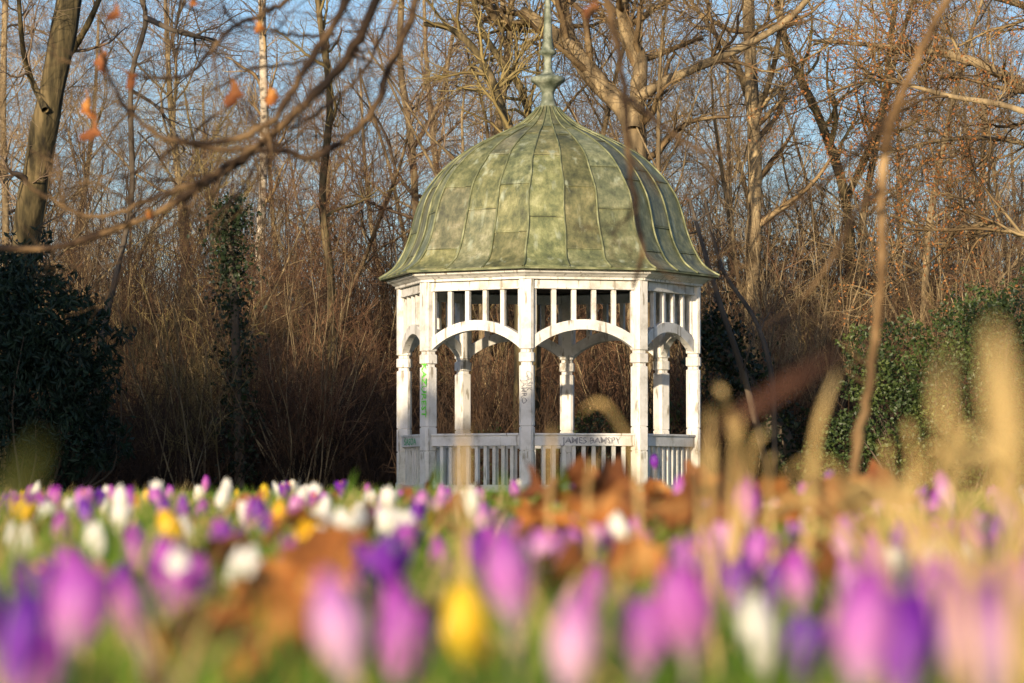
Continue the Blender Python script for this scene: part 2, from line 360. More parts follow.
# posts
def post_mesh():
    b = BB(); h = .094
    prof = [(.02, h + .015), (.16, h + .015), (.175, h), (.58, h), (.583, h - .012), (.597, h - .012), (.60, h), (.90, h), (.903, h - .012), (.917, h - .012), (.92, h),
            (1.70, h), (1.715, h - .022), (1.745, h - .022), (1.76, h + .004), (1.87, h + .004), (1.885, h - .018), (1.915, h - .018), (1.93, h + .002), (2.838, h + .002)]
    rings = []
    for z, w in prof:
        c = .32 * w  # chamfer
        pts = [(-w + c, -w), (w - c, -w), (w, -w + c), (w, w - c), (w - c, w), (-w + c, w), (-w, w - c), (-w, -w + c)]
        rings.append([(x, y - RV, z) for x, y in pts])
    b.rings(rings); return b.mesh('post', M['paint'])
pm = post_mesh()
posts = [gaz_add('post', pm, TH1 + k * PI / 4) for k in range(8)]
HL = RV * math.sin(PI / 8) - .085   # clear half length of a side

def arc_pts(n=25):
    """inner and outer line of the segmental arch in (s, z)"""
    zc = 1.935; hs = HL; rise = .25; Rr = (hs ** 2 + rise ** 2) / (2 * rise); cz = zc + rise - Rr
    s = np.linspace(-hs, hs, n); inner = cz + np.sqrt(Rr ** 2 - s ** 2); Ro = Rr + .135
    outer = cz + np.sqrt(Ro ** 2 - s ** 2)
    return s, inner, outer
def frieze_mesh():
    b = BB()
    b.box(-HL, HL, -AP - .062, -AP + .05, 2.715, 2.837)            # beam
    b.box(-HL, HL, -AP - .074, -AP - .063, 2.715, 2.74)            # bead
    s, zi, zo = arc_pts(); y0, y1 = -AP - .055, -AP + .045
    rings = [[(s[i], y0, zi[i]), (s[i], y1, zi[i]), (s[i], y1, zo[i]), (s[i], y0, zo[i])] for i in range(len(s))]
    b.rings(rings)
    for x in (-HL + .018, HL - .018): b.box(x - .017, x + .017, -AP - .035, -AP + .03, zo[0] - .01, 2.714)
    for k in range(4):
        x = -HL + (k + 1) * 2 * HL / 5; z = float(np.interp(x, s, zo)) - .03
        b.box(x - .031, x + .031, -AP - .04, -AP + .02, z, 2.714)
    return b.mesh('arch_panel', M['paint'], bevel=.006)
fm = frieze_mesh()
for k in range(8): gaz_add('arch_panel', fm, TH1 + PI / 8 + k * PI / 4)
def rail_meshes():
    b = BB(); b.box(-HL, HL, -AP - .06, -AP + .06, .655, .79); b.box(-HL, HL, -AP - .075, -AP + .075, .791, .82)
    c = BB()
    for k in range(9):
        x = -HL + (k + 1) * 2 * HL / 10; c.box(x - .025, x + .025, -AP - .025, -AP + .025, .142, .654)
    d = BB(); d.box(-HL, HL, -AP - .055, -AP + .055, .04, .141)
    return b.mesh('handrail', M['paint'], bevel=.006), c.mesh('balusters', M['paint'], bevel=.004), d.mesh('bottom_rail', M['paint'], bevel=.005)
hm, bm_, dm = rail_meshes()
rails = {}
for k in range(8):
    if k == 3: continue      # the way in, on the far side
    r = empty('railing', (0, 0, 0)); r.parent = gaz; r.rotation_euler = (0, 0, TH1 + PI / 8 + k * PI / 4); rails[k] = r
    link('handrail', hm, r); link('baluster_slats', bm_, r); link('bottom_rail', dm, r)
# floor
b = BB(); b.rings([[(1.98 * math.sin(TH1 + i * PI / 4), -1.98 * math.cos(TH1 + i * PI / 4), z) for i in range(8)] for z in (-.05, .035)])
link('floor', b.mesh('floor', M['stone'], bevel=.01), gaz)
# cornice
def oct_ring(r, z, n=8): return [(r * math.sin(TH1 + i * PI / 4), -r * math.cos(TH1 + i * PI / 4), z) for i in range(8)]
b = BB(); b.rings([oct_ring(1.9, 2.84), oct_ring(2.13, 2.84), oct_ring(2.13, 2.87), oct_ring(2.155, 2.882), oct_ring(2.19, 2.905), oct_ring(2.245, 2.925), oct_ring(2.255, 2.958), oct_ring(1.9, 2.958)], cap=False)
b.f.append((0, 0, 0)) if False else None
link('cornice', b.mesh('cornice', M['paint'], bevel=.004), gaz)
b = BB(); b.rings([oct_ring(1.93, 2.86), oct_ring(1.93, 2.92)])
link('ceiling', b.mesh('ceiling', M['dark_wood']), gaz)

# dome
PROF = [(2.345, 2.985), (2.24, 3.045), (2.13, 3.13), (2.05, 3.25), (1.965, 3.42), (1.90, 3.60), (1.855, 3.78), (1.79, 4.0), (1.72, 4.14), (1.62, 4.29), (1.50, 4.43), (1.37, 4.56),
        (1.21, 4.68), (1.035, 4.785), (.85, 4.875), (.67, 4.955), (.52, 5.02), (.40, 5.09), (.29, 5.17), (.20, 5.25), (.135, 5.34)]
prof = spline(PROF, 90)
def dome_pt(phi, r, z, off=0.0):
    tr = np.interp(z, [3.0, 3.5, 4.3, 5.2], [.0, .0, .12, .6])
    f = octr(phi - TH1) * (1 - tr) + tr * .985
    rr = r * f + off
    return (rr * math.sin(phi), -rr * math.cos(phi), z + off * .3)
vs, fs, tint = [], [], []
NP = len(prof); rr2 = random.Random(5)
for pn in range(24):
    cuts = sorted({0, NP - 1} | {int(np.clip(c + rr2.uniform(-4, 4), 3, NP - 4)) for c in ((16, 38, 60, 76) if pn % 2 else (24, 47, 68))})
    base = rr2.uniform(.85, 1.12)
    for a, c in zip(cuts[:-1], cuts[1:]):
        v = base * rr2.uniform(.78, 1.18); g = rr2.uniform(-.10, .06); bl = rr2.choice([0, 0, .2, .5])
        col = (v * (1 - g), v, v * (1 + .5 * bl), 1)
        hi = c + (1 if c < NP - 1 else 0)
        hi = min(hi, NP - 1); steps = list(range(a, hi + 1)); n0 = len(vs)
        for q, j in enumerate(steps):
            tq = q / max(1, len(steps) - 1); off = .012 * (1 - tq)     # lower edge laps over the sheet beneath
            for s_ in range(5):
                phi = TH1 + (pn + s_ / 4) * PI / 12
                vs.append(dome_pt(phi, prof[j][0], prof[j][1], off))
        for q in range(len(steps) - 1):
            for s_ in range(4):
                i0 = n0 + q * 5 + s_; fs.append((i0, i0 + 1, i0 + 6, i0 + 5)); tint.append(col)
        # small turned lip at the lap
        n1 = len(vs)
        for s_ in range(5):
            phi = TH1 + (pn + s_ / 4) * PI / 12; vs.append(dome_pt(phi, prof[a][0], prof[a][1], -.004))
        for s_ in range(4):
            fs.append((n1 + s_, n1 + s_ + 1, n0 + s_ + 1, n0 + s_)); tint.append((.5, .5, .5, 1))
        if a > 0:
            for e_ in (0,):
                n2 = len(vs)
                for s_ in range(5):
                    phi = TH1 + (pn + s_ / 4) * PI / 12; p_ = dome_pt(phi, prof[a][0], prof[a][1], .0155); vs.append(p_)
                for s_ in range(5):
                    phi = TH1 + (pn + s_ / 4) * PI / 12; r_ = .75 * prof[a] + .25 * prof[min(a + 1, NP - 1)]; vs.append(dome_pt(phi, r_[0], r_[1], .0145))
                for s_ in range(4):
                    fs.append((n2 + s_, n2 + s_ + 1, n2 + s_ + 6, n2 + s_ + 5)); q_ = rr2.choice([.5, .8, 1.2, 1.5]); tint.append((q_, q_ * 1.0, q_ * 1.15, 1))
me = bpy.data.meshes.new('roof'); me.from_pydata(vs, [], fs); me.materials.append(M['copper'])
ca = me.color_attributes.new('tint', 'FLOAT_COLOR', 'CORNER')
for p, c in zip(me.polygons, tint):
    p.use_smooth = True
    for li in p.loop_indices: ca.data[li].color = c
roof = link('roof', me, gaz)
# standing seams
tb = Tubes()
for pn in range(24):
    phi = TH1 + pn * PI / 12
    j = np.arange(0, NP, 2); P = []
    for i in j:
        wob = .004 * math.sin(i * .37 + pn)
        P.append(dome_pt(phi + wob, prof[i][0], prof[i][1], .016))
    tb.add(np.array(P), np.full(len(P), .016) * np.linspace(1, .5, len(P)), 6)
link('seam_ribs', tb.mesh('seam_ribs', M['seam']), roof)
# eaves drip edge and soffit
b = BB(); b.rings([oct_ring(1.95, 2.972), oct_ring(2.335, 2.962), oct_ring(2.352, 2.962), oct_ring(2.352, 2.992), oct_ring(2.30, 3.0)], cap=False)
link('eaves_edge', b.mesh('eaves_edge', M['seam']), roof)
# finial, turned metal
FP = [(.17, 5.26), (.145, 5.30), (.115, 5.36), (.092, 5.42), (.083, 5.48), (.09, 5.54), (.12, 5.60), (.18, 5.645), (.228, 5.675), (.24, 5.70), (.235, 5.735), (.20, 5.75), (.12, 5.775), (.08, 5.80), (.058, 5.86), (.052, 5.97), (.06, 6.03),
      (.10, 6.05), (.122, 6.075), (.12, 6.10), (.09, 6.125), (.075, 6.19), (.062, 6.30), (.054, 6.5), (.043, 6.78), (.03, 7.05), (.012, 7.4), (.002, 7.45)]
b = BB(); b.rings([[(r * math.cos(a), r * math.sin(a), z) for a in np.arange(20) * 2 * PI / 20] for r, z in FP])
link('finial', b.mesh('finial', M['verdigris'], smooth=True), roof)

# scribbles on the wood, as worn lettering
def write(body, parent, loc, rot, size, mat, sx=1.0):
    cu = bpy.data.curves.new('graffiti', 'FONT'); cu.body = body; cu.size = size; cu.extrude = .0008; cu.offset = .002
    cu.align_x = 'CENTER'; cu.align_y = 'CENTER'; cu.resolution_u = 2; cu.materials.append(mat)
    tmp = bpy.data.objects.new('tmp', cu); COL.objects.link(tmp); bpy.context.view_layer.update()
    me = bpy.data.meshes.new_from_object(tmp.evaluated_get(bpy.context.evaluated_depsgraph_get())); bpy.data.objects.remove(tmp)
    for v_ in me.vertices: v_.co.x += .006 * math.sin(v_.co.y * 90 + v_.co.x * 50); v_.co.y += .006 * math.sin(v_.co.x * 70)
    o = bpy.data.objects.new('graffiti', me); COL.objects.link(o); o.parent = parent; o.location = loc; o.rotation_euler = rot
    o.scale = (sx, 1, 1); return o
VR = (PI / 2, PI / 2, 0)
def vwrite(body, k, z, size, mat, dx=0):
    o = write(body, posts[k % 8], (dx, -RV - .0995, z), (0, 0, 0), size, mat)
    o.rotation_euler = Matrix(((0, 1, 0), (0, 0, -1), (-1, 0, 0))).to_euler()
    return o
vwrite('KAZUREST', -1, 1.40, .15, M['spray_green'], .03)
vwrite('MUSAGE', -2, 1.32, .12, M['spray_grey'])
vwrite('JAMRO', 0, 1.36, .10, M['spray_grey'], -.03); vwrite('CASIK', 0, 1.50, .10, M['spray_grey'], .035)
vwrite('ADJAMBOY', 2, 1.3, .11, M['spray_grey'])
def rwrite(body, k, x, z, size, mat, sx=1.0):
    return write(body, rails[k % 8], (x, -AP - .0625, z), (PI / 2, 0, 0), size, mat, sx)
rwrite('JAMES BAMSPY', 0, .10, .722, .115, M['spray_grey'], 1.05)
rwrite('SASOA', -2, -.1, .722, .13, M['spray_teal'], 1.9)

# ------------------------------------------------------------------ woodland
def tree_proto(h, tr, limbs, low, twmat, bark, seed_wig=.05, dens=1.0, spread=50, lean=0.0, up=.06, budm=None):
    budm = budm or M['bud_brown']
    n = 14
    P = np.zeros((1, n, 3)); D = np.array([lean, 0, 1.0])
    for j in range(1, n):
        D = D + G.normal(size=3) * seed_wig * np.array([1, 1, .2]); D /= np.linalg.norm(D); P[0, j] = P[0, j - 1] + D * h / (n - 1)
    P[0, 0, 2] -= .1
    R = (tr * (1 - .8 * np.linspace(0, 1, n) ** .8))[None]; R[0, 0] *= 1.35
    L1, R1 = spawn(P, R, limbs, low, .97, spread, h * .40, 9, .16, up, .42, 9, .35, .55)
    L2, R2 = spawn(L1, R1, 6, .15, .95, 45, h * .17, 7, .2, up, .5, 9, .35)
    L3, R3 = spawn(np.concatenate([L2]), R2, int(5 * dens), .1, 1, 42, h * .085, 5, .22, up * .7, .5, .009, .4, rmin=.0038)
    L4, R4 = spawn(L3, R3, int(4 * dens), .1, 1, 40, h * .045, 4, .2, .02, .7, .006, .6, rmin=.0032)
    L3b, R3b = spawn(L1, R1, int(8 * dens), .1, 1, 55, h * .07, 5, .22, up, .4, .010, .4, rmin=.0045)
    L0, R0 = spawn(P, R, 14, low * .5, 1, 60, h * .07, 5, .2, up, .4, .012, .4, rmin=.005)
    L4b, R4b = spawn(L3b, R3b, 3, .2, 1, 42, h * .04, 4, .2, .02, .7, .005, .6, rmin=.003)
    t = Tubes(); t.add(P, R, 8); t.add(L1, R1, 5)
    c = Tubes(); c.add(L2, R2, 4)
    for a, b_ in ((L3, R3), (L4, R4), (L3b, R3b), (L0, R0), (L4b, R4b)): c.add(a, b_, 3)
    v, q = leaf_quads(np.concatenate([pts_on(L4, 1, .02), pts_on(L4b, 1, .02)])[::2], .035, .5)
    return t.mesh('trunk', bark), c.mesh('crown', twmat), mesh_np('buds', v, q, budm, False)

def shrub_proto(h, stems, twmat, dens=1.0, rad=.014, lean=.25):
    n = 9; P = np.zeros((stems, n, 3)); D = G.normal(size=(stems, 3)) * lean; D[:, 2] = 1
    P[:, 0, :2] = G.normal(size=(stems, 2)) * .35
    L = h * G.uniform(.55, 1.1, stems)
    for j in range(1, n):
        D = D + G.normal(size=(stems, 3)) * .07; D[:, 2] += .02; D /= np.linalg.norm(D, axis=1, keepdims=True)
        P[:, j] = P[:, j - 1] + D * (L / (n - 1))[:, None]
    R = rad * G.uniform(.6, 1.5, stems)[:, None] * np.linspace(1, .3, n)[None]
    L1, R1 = spawn(P, R, int(9 * dens), .15, .98, 38, h * .22, 6, .16, .06, .7, .009, .5, rmin=.004)
    L2, R2 = spawn(L1, R1, int(4 * dens), .1, 1, 42, h * .09, 4, .2, .03, .8, .005, .6, rmin=.003)
    t = Tubes(); t.add(P, R, 5); c = Tubes(); c.add(L1, R1, 3); c.add(L2, R2, 3)
    return t.mesh('stems', M['bark']), c.mesh('twigs', twmat)

def place_plant(name, meshes, parts, loc, rz, s, label, cat, group):
    e = empty(name, loc, rz); e.scale = (s, s, s)
    for m_, p_ in zip(meshes, parts): link(p_, m_, e)
    tag(e, label, cat, group); return e

TP = [tree_proto(11, .13, 16, .18, M['twig'], M['bark'], dens=1.15),
      tree_proto(13, .17, 18, .25, M['twig_grey'], M['bark'], dens=1.1, spread=42),
      tree_proto(9, .08, 15, .12, M['twig_red'], M['bark'], .07, dens=1.2, spread=38, up=.1),
      tree_proto(12, .14, 16, .2, M['twig_olive'], M['bark_olive'], .08, dens=1.1, spread=55, budm=M['bud']),
      tree_proto(10, .10, 17, .15, M['twig'], M['bark'], .06, dens=1.2, spread=35, up=.12)]
SP = [shrub_proto(4.2, 16, M['twig_red'], 1.3), shrub_proto(4.8, 14, M['twig'], 1.3), shrub_proto(3.4, 18, M['twig_olive'], 1.2, .012), shrub_proto(3.0, 22, M['twig_red'], 1.4, .011, .4)]

def zone(px):
    if px < 150: return 'behind the dark evergreen shrub'
    if px < 300: return 'around the ivy clad trunk and white birch'
    if px < 400: return 'between the ivy clad trunk and the gazebo'
    if px < 700: return 'straight behind the gazebo'
    if px < 850: return 'beyond the dark leaning ivy trunk beside the gazebo'
    return 'behind the green ivy bush'
names = ['bare brown thicket tree', 'tall grey twigged bare tree', 'slim russet twigged bare tree', 'bare olive barked tree', 'slender upright bare tree']
k = 0
for i in range(44):
    d = 56 + 52 * (i / 44) ** 1.1 + rnd.uniform(-2, 2); px = -60 + ((i * 0.618034) % 1.0) * 1150
    q = rnd.choice([0, 0, 1, 2, 2, 3, 4, 4]) if d < 80 else rnd.choice([1, 1, 0, 4])
    x = (px - 512) / F * d; s = rnd.uniform(.68, 1.05) * (1 + (d - 55) * .005)
    if 60 < px < 240 and d < 75: s *= .82
    far = 'far back' if d > 80 else 'standing'
    place_plant('bare_tree', TP[q], ('trunk', 'crown', 'buds'), (x, d, float(gz(x, d))), rnd.uniform(0, 6.28), s,
                f'{names[q]} {far} {zone(px)}', 'tree', 'bare trees of the wood behind the gazebo')
sn = ['russet shrub', 'brown twiggy shrub', 'olive stemmed shrub', 'low tangled shrub']
for i in range(74):
    d = rnd.uniform(51, 62) if i % 3 else rnd.uniform(62, 74); px = -40 + ((i * 0.618034 + .3) % 1.0) * 1110
    q = rnd.choice([0, 1, 2, 3]); x = (px - 512) / F * d
    if 395 < px < 700 and d < 54: d += 4
    place_plant('bare_shrub', SP[q], ('stems', 'twigs'), (x, d, float(gz(x, d))), rnd.uniform(0, 6.28), rnd.uniform(.8, 1.2),
                f'{sn[q]} with leafless stems {zone(px)}', 'shrub', 'leafless shrubs along the edge of the wood')

# low brushwood nobody could count
def brush(name, n, y0, y1, h, mat, r=.005, xr=.19, bend=.12):
    y = G.uniform(y0, y1, n); x = G.uniform(-1, 1, n) * y * xr
    P = np.zeros((n, 5, 3)); P[:, 0] = np.stack([x, y, gz(x, y)], -1); D = G.normal(size=(n, 3)) * .45; D[:, 2] = 1
    L = h * G.uniform(.3, 1.15, n)
    for j in range(1, 5):
        D = D + G.normal(size=(n, 3)) * bend; D /= np.linalg.norm(D, axis=1, keepdims=True); P[:, j] = P[:, j - 1] + D * (L / 4)[:, None]
    R = r * G.uniform(.6, 1.6, n)[:, None] * np.linspace(1, .5, 5)[None]
    t = Tubes(); t.add(P, R, 3)
    L1, R1 = spawn(P, R, 3, .2, 1, 45, h * .3, 4, .25, 0, .8, .006, .6, rmin=.003); t.add(L1, R1, 3)
    return tag(link(name, t.mesh(name, mat)), kind='stuff')
o = brush('undergrowth', 11000, 51.5, 70, 2.3, M['shade_dark_brush'], .007); tag(o, 'tangled leafless brown undergrowth along the foot of the wood', 'undergrowth')
o = brush('shade_dark_undergrowth', 12000, 60, 84, 6.0, M['shade_dark_brush'], .008); tag(o, 'dense saplings coloured shade dark filling the depth of the wood', 'undergrowth')
o = brush('brambles', 6000, 50.5, 58, 1.3, M['shade_dark_brush'], .006); tag(o, 'low dark bramble tangle at the edge of the lawn', 'brambles')
o = brush('distant_woods', 6500, 108, 150, 8.2, M['twig_grey'], .022, .2, .08); tag(o, 'hazy grey bare wood far behind the thicket', 'woods')

# hero trees, traced at their own distance
def line3(px, d, n, dj=0.0):
    q = spline(px, n); ph = G.uniform(0, 6)
    return np.array([W(a, b_, d + dj * math.sin(ph + i * 2.2 / n * 2)) for i, (a, b_) in enumerate(q)])
def hero(name, lines, d, bark, tw, label, base=None, k2=9, k3=6, k4=4, L=1.6, leaves=None, sides=10, kmat=None, lean_up=.03):
    """lines: list of (picture points, width px at start, width px at end, depth shift)"""
    p0 = W(*lines[0][0][0], d) if base is None else np.array(base)
    e = empty(name, tuple(p0)); t = Tubes(); c = Tubes(); ws = d / F
    allP, allR = [], []
    for pts, w0, w1, dd in lines:
        P = line3(pts, d + dd, 22, .5); R = np.linspace(w0, w1, 22) * ws / 2
        R = R * (1 + .07 * np.sin(np.arange(22) * 1.7 + w0))
        t.add(P - p0, R, sides); allP.append(P - p0); allR.append(R)
    P = np.stack(allP); R = np.stack(allR)
    A, RA = spawn(P, R, k2, .25, 1, 50, L, 9, .17, lean_up, .5, .07, .35, rmin=.012)
    B, RB = spawn(A, RA, k3, .1, 1, 45, L * .5, 6, .2, .02, .6, .02, .4, rmin=.006)
    C, RC = spawn(B, RB, k4, .1, 1, 42, L * .26, 4, .2, .01, .7, .007, .6, rmin=.0035)
    c.add(A, RA, 4); c.add(B, RB, 3); c.add(C, RC, 3)
    link('trunk', t.mesh('trunk', bark), e); link('crown', c.mesh('crown', tw), e)
    if leaves:
        m_, kk, sz = leaves; Cn = pts_on(C, kk, .05); v, q = leaf_quads(Cn, sz)
        link('leaves', mesh_np('leaves', v, q, m_, False), e)
    tag(e, label, 'tree'); return e
hero('thick_trunked_tree', [([(8, 492), (14, 400), (25, 250), (38, 160), (52, 90), (72, -20), (80, -140)], 31, 24, 0), ([(52, 80), (90, 20), (120, -60)], 9, 4, 1), ([(45, 110), (25, 60), (18, -10)], 7, 4, -1)], 50,
     M['bark_olive'], M['twig_grey'], 'thick leaning olive barked trunk rising behind the dark evergreen shrub', k2=5)
hero('birch_tree', [([(256, 492), (258, 300), (263, 180), (264, 100), (262, 0), (260, -120)], 10, 7, 0)], 74, M['birch'], M['twig'], 'thin white barked birch above the ivy clad trunk', k2=10)
hero('slender_tree', [([(4, 492), (6, 250), (3, 100), (8, -80)], 8, 6, 0)], 60, M['bark'], M['twig_grey'], 'slender brown trunk at the picture edge beside the thick leaning trunk', k2=6)
hero('bent_branch_tree', [([(84, 492), (100, 350), (122, 250), (132, 190), (131, 80), (146, 18), (128, -30)], 6, 5, 0), ([(146, 18), (176, 31), (216, 41)], 6, 4, -1), ([(131, 90), (160, 110), (185, 150)], 4, 2, 1)], 53,
     M['bark_dark'], M['bark_dark'], 'dark crooked tree with sharply bent limbs between thick trunk and birch', k2=8, L=1.2, k3=5, k4=3)
hero('great_tree', [([(645, 492), (640, 300), (636, 180), (632, 120), (600, 85), (572, 50), (545, 28), (522, 12)], 30, 13, 0),
                    ([(592, 75), (578, 50), (566, 20), (562, -50)], 12, 10, .5), ([(634, 130), (638, 92), (640, 60), (628, 35), (622, 0), (626, -60)], 18, 12, -.3),
                    ([(638, 98), (660, 84), (700, 66), (740, 48), (790, 18), (830, -30)], 11, 6, -.5), ([(545, 28), (528, 22), (508, 26), (490, 10), (480, -30)], 11, 8, .2)],
     56, M['bark'], M['twig'], 'great forked bare tree with stout limbs rising behind the dome finial', k2=8, k3=6, L=2.0)
hero('arched_limb_tree', [([(518, 492), (520, 300), (512, 150), (502, 110), (488, 72), (468, 42), (446, 27), (424, 24)], 13, 5, 0), ([(536, 492), (535, 200), (525, 100), (500, 60), (478, 20), (470, -40)], 10, 5, 1)], 54,
     M['bark_olive'], M['twig_olive'], 'olive barked tree with one arching limb beside the dome top', k2=9, L=1.5)
hero('straight_trunk_tree', [([(748, 492), (752, 300), (755, 170), (752, 100), (748, 0), (745, -80)], 17, 11, 0), ([(752, 110), (735, 60), (712, 30), (690, 0)], 8, 4, .5), ([(753, 130), (775, 60), (782, 0)], 7, 4, -.5)], 60,
     M['bark'], M['twig'], 'straight pale brown trunk with raised limbs beside the dome', k2=9, L=1.8)
hero('knotty_tree', [([(845, 492), (850, 300), (846, 200), (820, 120), (796, 70), (780, 20), (776, -40)], 12, 6, 0), ([(846, 200), (880, 120), (892, 30), (900, -40)], 8, 5, 1)], 64,
     M['bark_olive'], M['twig_olive'], 'bare olive tree with catkins behind the slanting brown sapling', k2=12, L=1.8, leaves=(M['bud'], 1, .05))
beech = hero('beech_tree', [([(1120, 492), (1110, 250), (1090, 120), (1040, 95), (970, 60), (900, 48), (810, 40)], 24, 2.5, 0),
                    ([(1095, 150), (1020, 110), (950, 96), (880, 80), (830, 92)], 8, 2, -1), ([(1100, 200), (1040, 150), (980, 138), (920, 144), (870, 160)], 7, 2, .6),
                    ([(1100, 260), (1040, 240), (985, 225), (940, 230), (890, 215)], 9, 3, -.4), ([(1085, 100), (1050, 20), (960, -10), (880, -20)], 10, 4, .4)],
     40, M['bark'], M['twig'], 'beech with russet dead leaves still hanging on level branches', k2=15, k3=8, k4=3, L=1.25, leaves=(M['beech_leaf'], 4, .042), lean_up=0.0)
hero('grey_tree', [([(425, 492), (420, 300), (412, 150), (400, 60), (404, -40)], 9, 6, 0), ([(412, 150), (440, 100), (452, 40), (470, -40)], 5, 3, 1)], 60, M['bark'], M['twig_grey'], 'thin grey tree just beside the edge of the dome', k2=9, L=1.5)
hero('yellow_tree', [([(330, 492), (332, 300), (322, 200), (330, 100), (318, 0), (322, -60)], 9, 6, 0)], 58, M['bark_olive'], M['twig_olive'], 'straight yellowish bare trunk between birch and gazebo', k2=10, L=1.5)
hero('dark_stemmed_tree', [([(770, 480), (745, 380), (722, 310), (704, 250), (690, 200)], 8, 3, 0), ([(775, 480), (772, 380), (755, 320), (722, 268), (705, 200)], 6, 3, .5)], 49,
     M['bark_dark'], M['bark_dark'], 'dark slender leaning stems between gazebo and slanting sapling', k2=5, k3=4, k4=2, L=.8)

# ivy-clad trunks
def ivy_trunk(pts, w, d, rad, nleaf, size, lmat, label, name='ivy_clad_tree', taper=.6):
    p0 = W(*pts[0], d); e = empty(name, tuple(p0)); P = line3(pts, d, 24, .2) - p0
    t = Tubes(); t.add(P, np.linspace(w, w * taper, 24) * d / F / 2, 8); link('trunk', t.mesh('trunk', M['bark_dark']), e)
    i = G.uniform(0, 22.9, nleaf); j = i.astype(int); f = (i - j)[:, None]; C = P[j] * (1 - f) + P[j + 1] * f
    lump = 1 + .45 * np.sin(i * 1.1 + 1) * np.sin(i * 2.7)
    C = C + G.normal(size=(nleaf, 3)) * (rad * lump)[:, None] * np.array([.62, .62, .5])
    v, q = leaf_quads(C, size, .8, .6); link('ivy_leaves', mesh_np('ivy_leaves', v, q, lmat, False), e)
    tag(e, label, 'tree')
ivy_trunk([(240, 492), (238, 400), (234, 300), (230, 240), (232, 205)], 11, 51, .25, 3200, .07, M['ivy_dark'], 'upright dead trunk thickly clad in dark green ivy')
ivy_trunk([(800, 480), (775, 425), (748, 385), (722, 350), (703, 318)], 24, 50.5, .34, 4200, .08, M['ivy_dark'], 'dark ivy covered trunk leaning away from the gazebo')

# leafy bushes
def leaf_bush(name, d, blobs, nleaf, size, lmat, label, cat, aspect=.55, droop=.5, stems=40, base=None):
    """blobs: (px, py, radius m, depth shift)"""
    p0 = W(blobs[0][0], 490, d); p0[2] = 0; e = empty(name, tuple(p0)); Cs = []; tb = Tubes()
    tot = sum(b_[2] ** 2 for b_ in blobs)
    for (px, py, r, dd) in blobs:
        c = W(px, py, d + dd) - p0; n = int(nleaf * r * r / tot)
        u = G.normal(size=(n, 3)); u /= np.linalg.norm(u, axis=1, keepdims=True)
        ang = np.arctan2(u[:, 2], u[:, 0]); rad = r * (1 + .16 * np.sin(ang * 5 + px) + .12 * np.sin(ang * 11 + py)) * G.uniform(.45, 1.08, n) ** .6
        Cs.append(c + u * rad[:, None])
        for s_ in range(max(3, int(stems * r * r / tot))):
            tgt = c + G.normal(size=3) * r * .5; b0 = np.array([tgt[0] * .6, tgt[1] * .6, 0]); mid = (b0 + tgt) / 2 + G.normal(size=3) * .15
            tb.add(spline([b0, mid, tgt], 7), np.linspace(.025, .006, 7), 5)
    C = np.concatenate(Cs); C = C[C[:, 2] > .02]
    v, q = leaf_quads(C, size, aspect, droop)
    link('stems', tb.mesh('stems', M['bark_dark']), e); link('foliage', mesh_np('foliage', v, q, lmat, False), e)
    tag(e, label, cat)
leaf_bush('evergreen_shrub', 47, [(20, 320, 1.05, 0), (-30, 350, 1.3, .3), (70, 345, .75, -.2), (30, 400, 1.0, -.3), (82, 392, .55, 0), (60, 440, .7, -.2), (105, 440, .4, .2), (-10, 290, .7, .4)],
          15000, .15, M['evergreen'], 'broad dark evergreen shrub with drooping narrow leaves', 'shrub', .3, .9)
leaf_bush('ivy_bush', 48, [(950, 400, .9, 0), (1010, 390, 1.2, .4), (890, 420, .7, -.2), (850, 440, .45, -.3), (930, 460, .6, -.5), (1000, 460, .7, -.5), (870, 380, .45, .2), (960, 340, .6, .4), (1030, 330, .8, .5), (820, 462, .3, 0), (900, 350, .5, .6), (985, 318, .5, .8), (860, 345, .3, .8)],
          26000, .062, M['ivy'], 'rounded green ivy bush glinting in the sun beside the wood', 'bush', .7, .3)
leaf_bush('low_green_bush', 52, [(600, 440, .5, 0), (670, 430, .55, .3), (560, 455, .4, .2), (480, 455, .45, .2), (780, 455, .4, .4), (700, 400, .35, .5)],
          6000, .07, M['ivy'], 'low green leafy bush seen through the gazebo railings', 'bush', .7, .3)

# tall evergreens out of the frame whose shade falls across lawn, shrub and railings
def conifer(x, y, h, r, label):
    e = empty('conifer', (x, y, 0)); t = Tubes(); t.add(np.array([[0, 0, 0], [0, 0, h * .5], [0, 0, h * .95]]), np.array([.28, .18, .02]), 8); link('trunk', t.mesh('trunk', M['bark_dark']), e)
    n = 9000; z = G.uniform(.02, 1, n); a = G.uniform(0, 6.283, n)
    rr = r * np.minimum(1, (1 - z) * 4.5) ** .5 * (.85 + .15 * np.sin(z * 40 + a * 3)) * G.uniform(.02, 1, n) ** .5
    v, q = leaf_quads(np.stack([rr * np.cos(a), rr * np.sin(a), z * h], -1), .5, .6, .5)
    link('crown', mesh_np('crown', v, q, M['evergreen'], False), e); tag(e, label, 'tree', 'evergreens beyond the picture edge')
TE, TA = math.tan(SUN_EL), math.tan(-SUN_AZ)
for i, (tx, ty, tz) in enumerate([(-1.7, 43.5, 1.35), (-.6, 43.5, 1.15), (.55, 43.5, .85), (-3.2, 50, 2.2), (-4.8, 50, 2.9), (-6.2, 48, 3.7), (-7.6, 48, 4.2), (-9.4, 48, 4.2), (-11.5, 48, 4.0)]):
    back = 24; y = ty - back; x = tx - back * TA; h = tz + back / math.cos(SUN_AZ) * TE
    conifer(x, y, h + .25, 1.25, 'tall dark conifer beside the lawn')

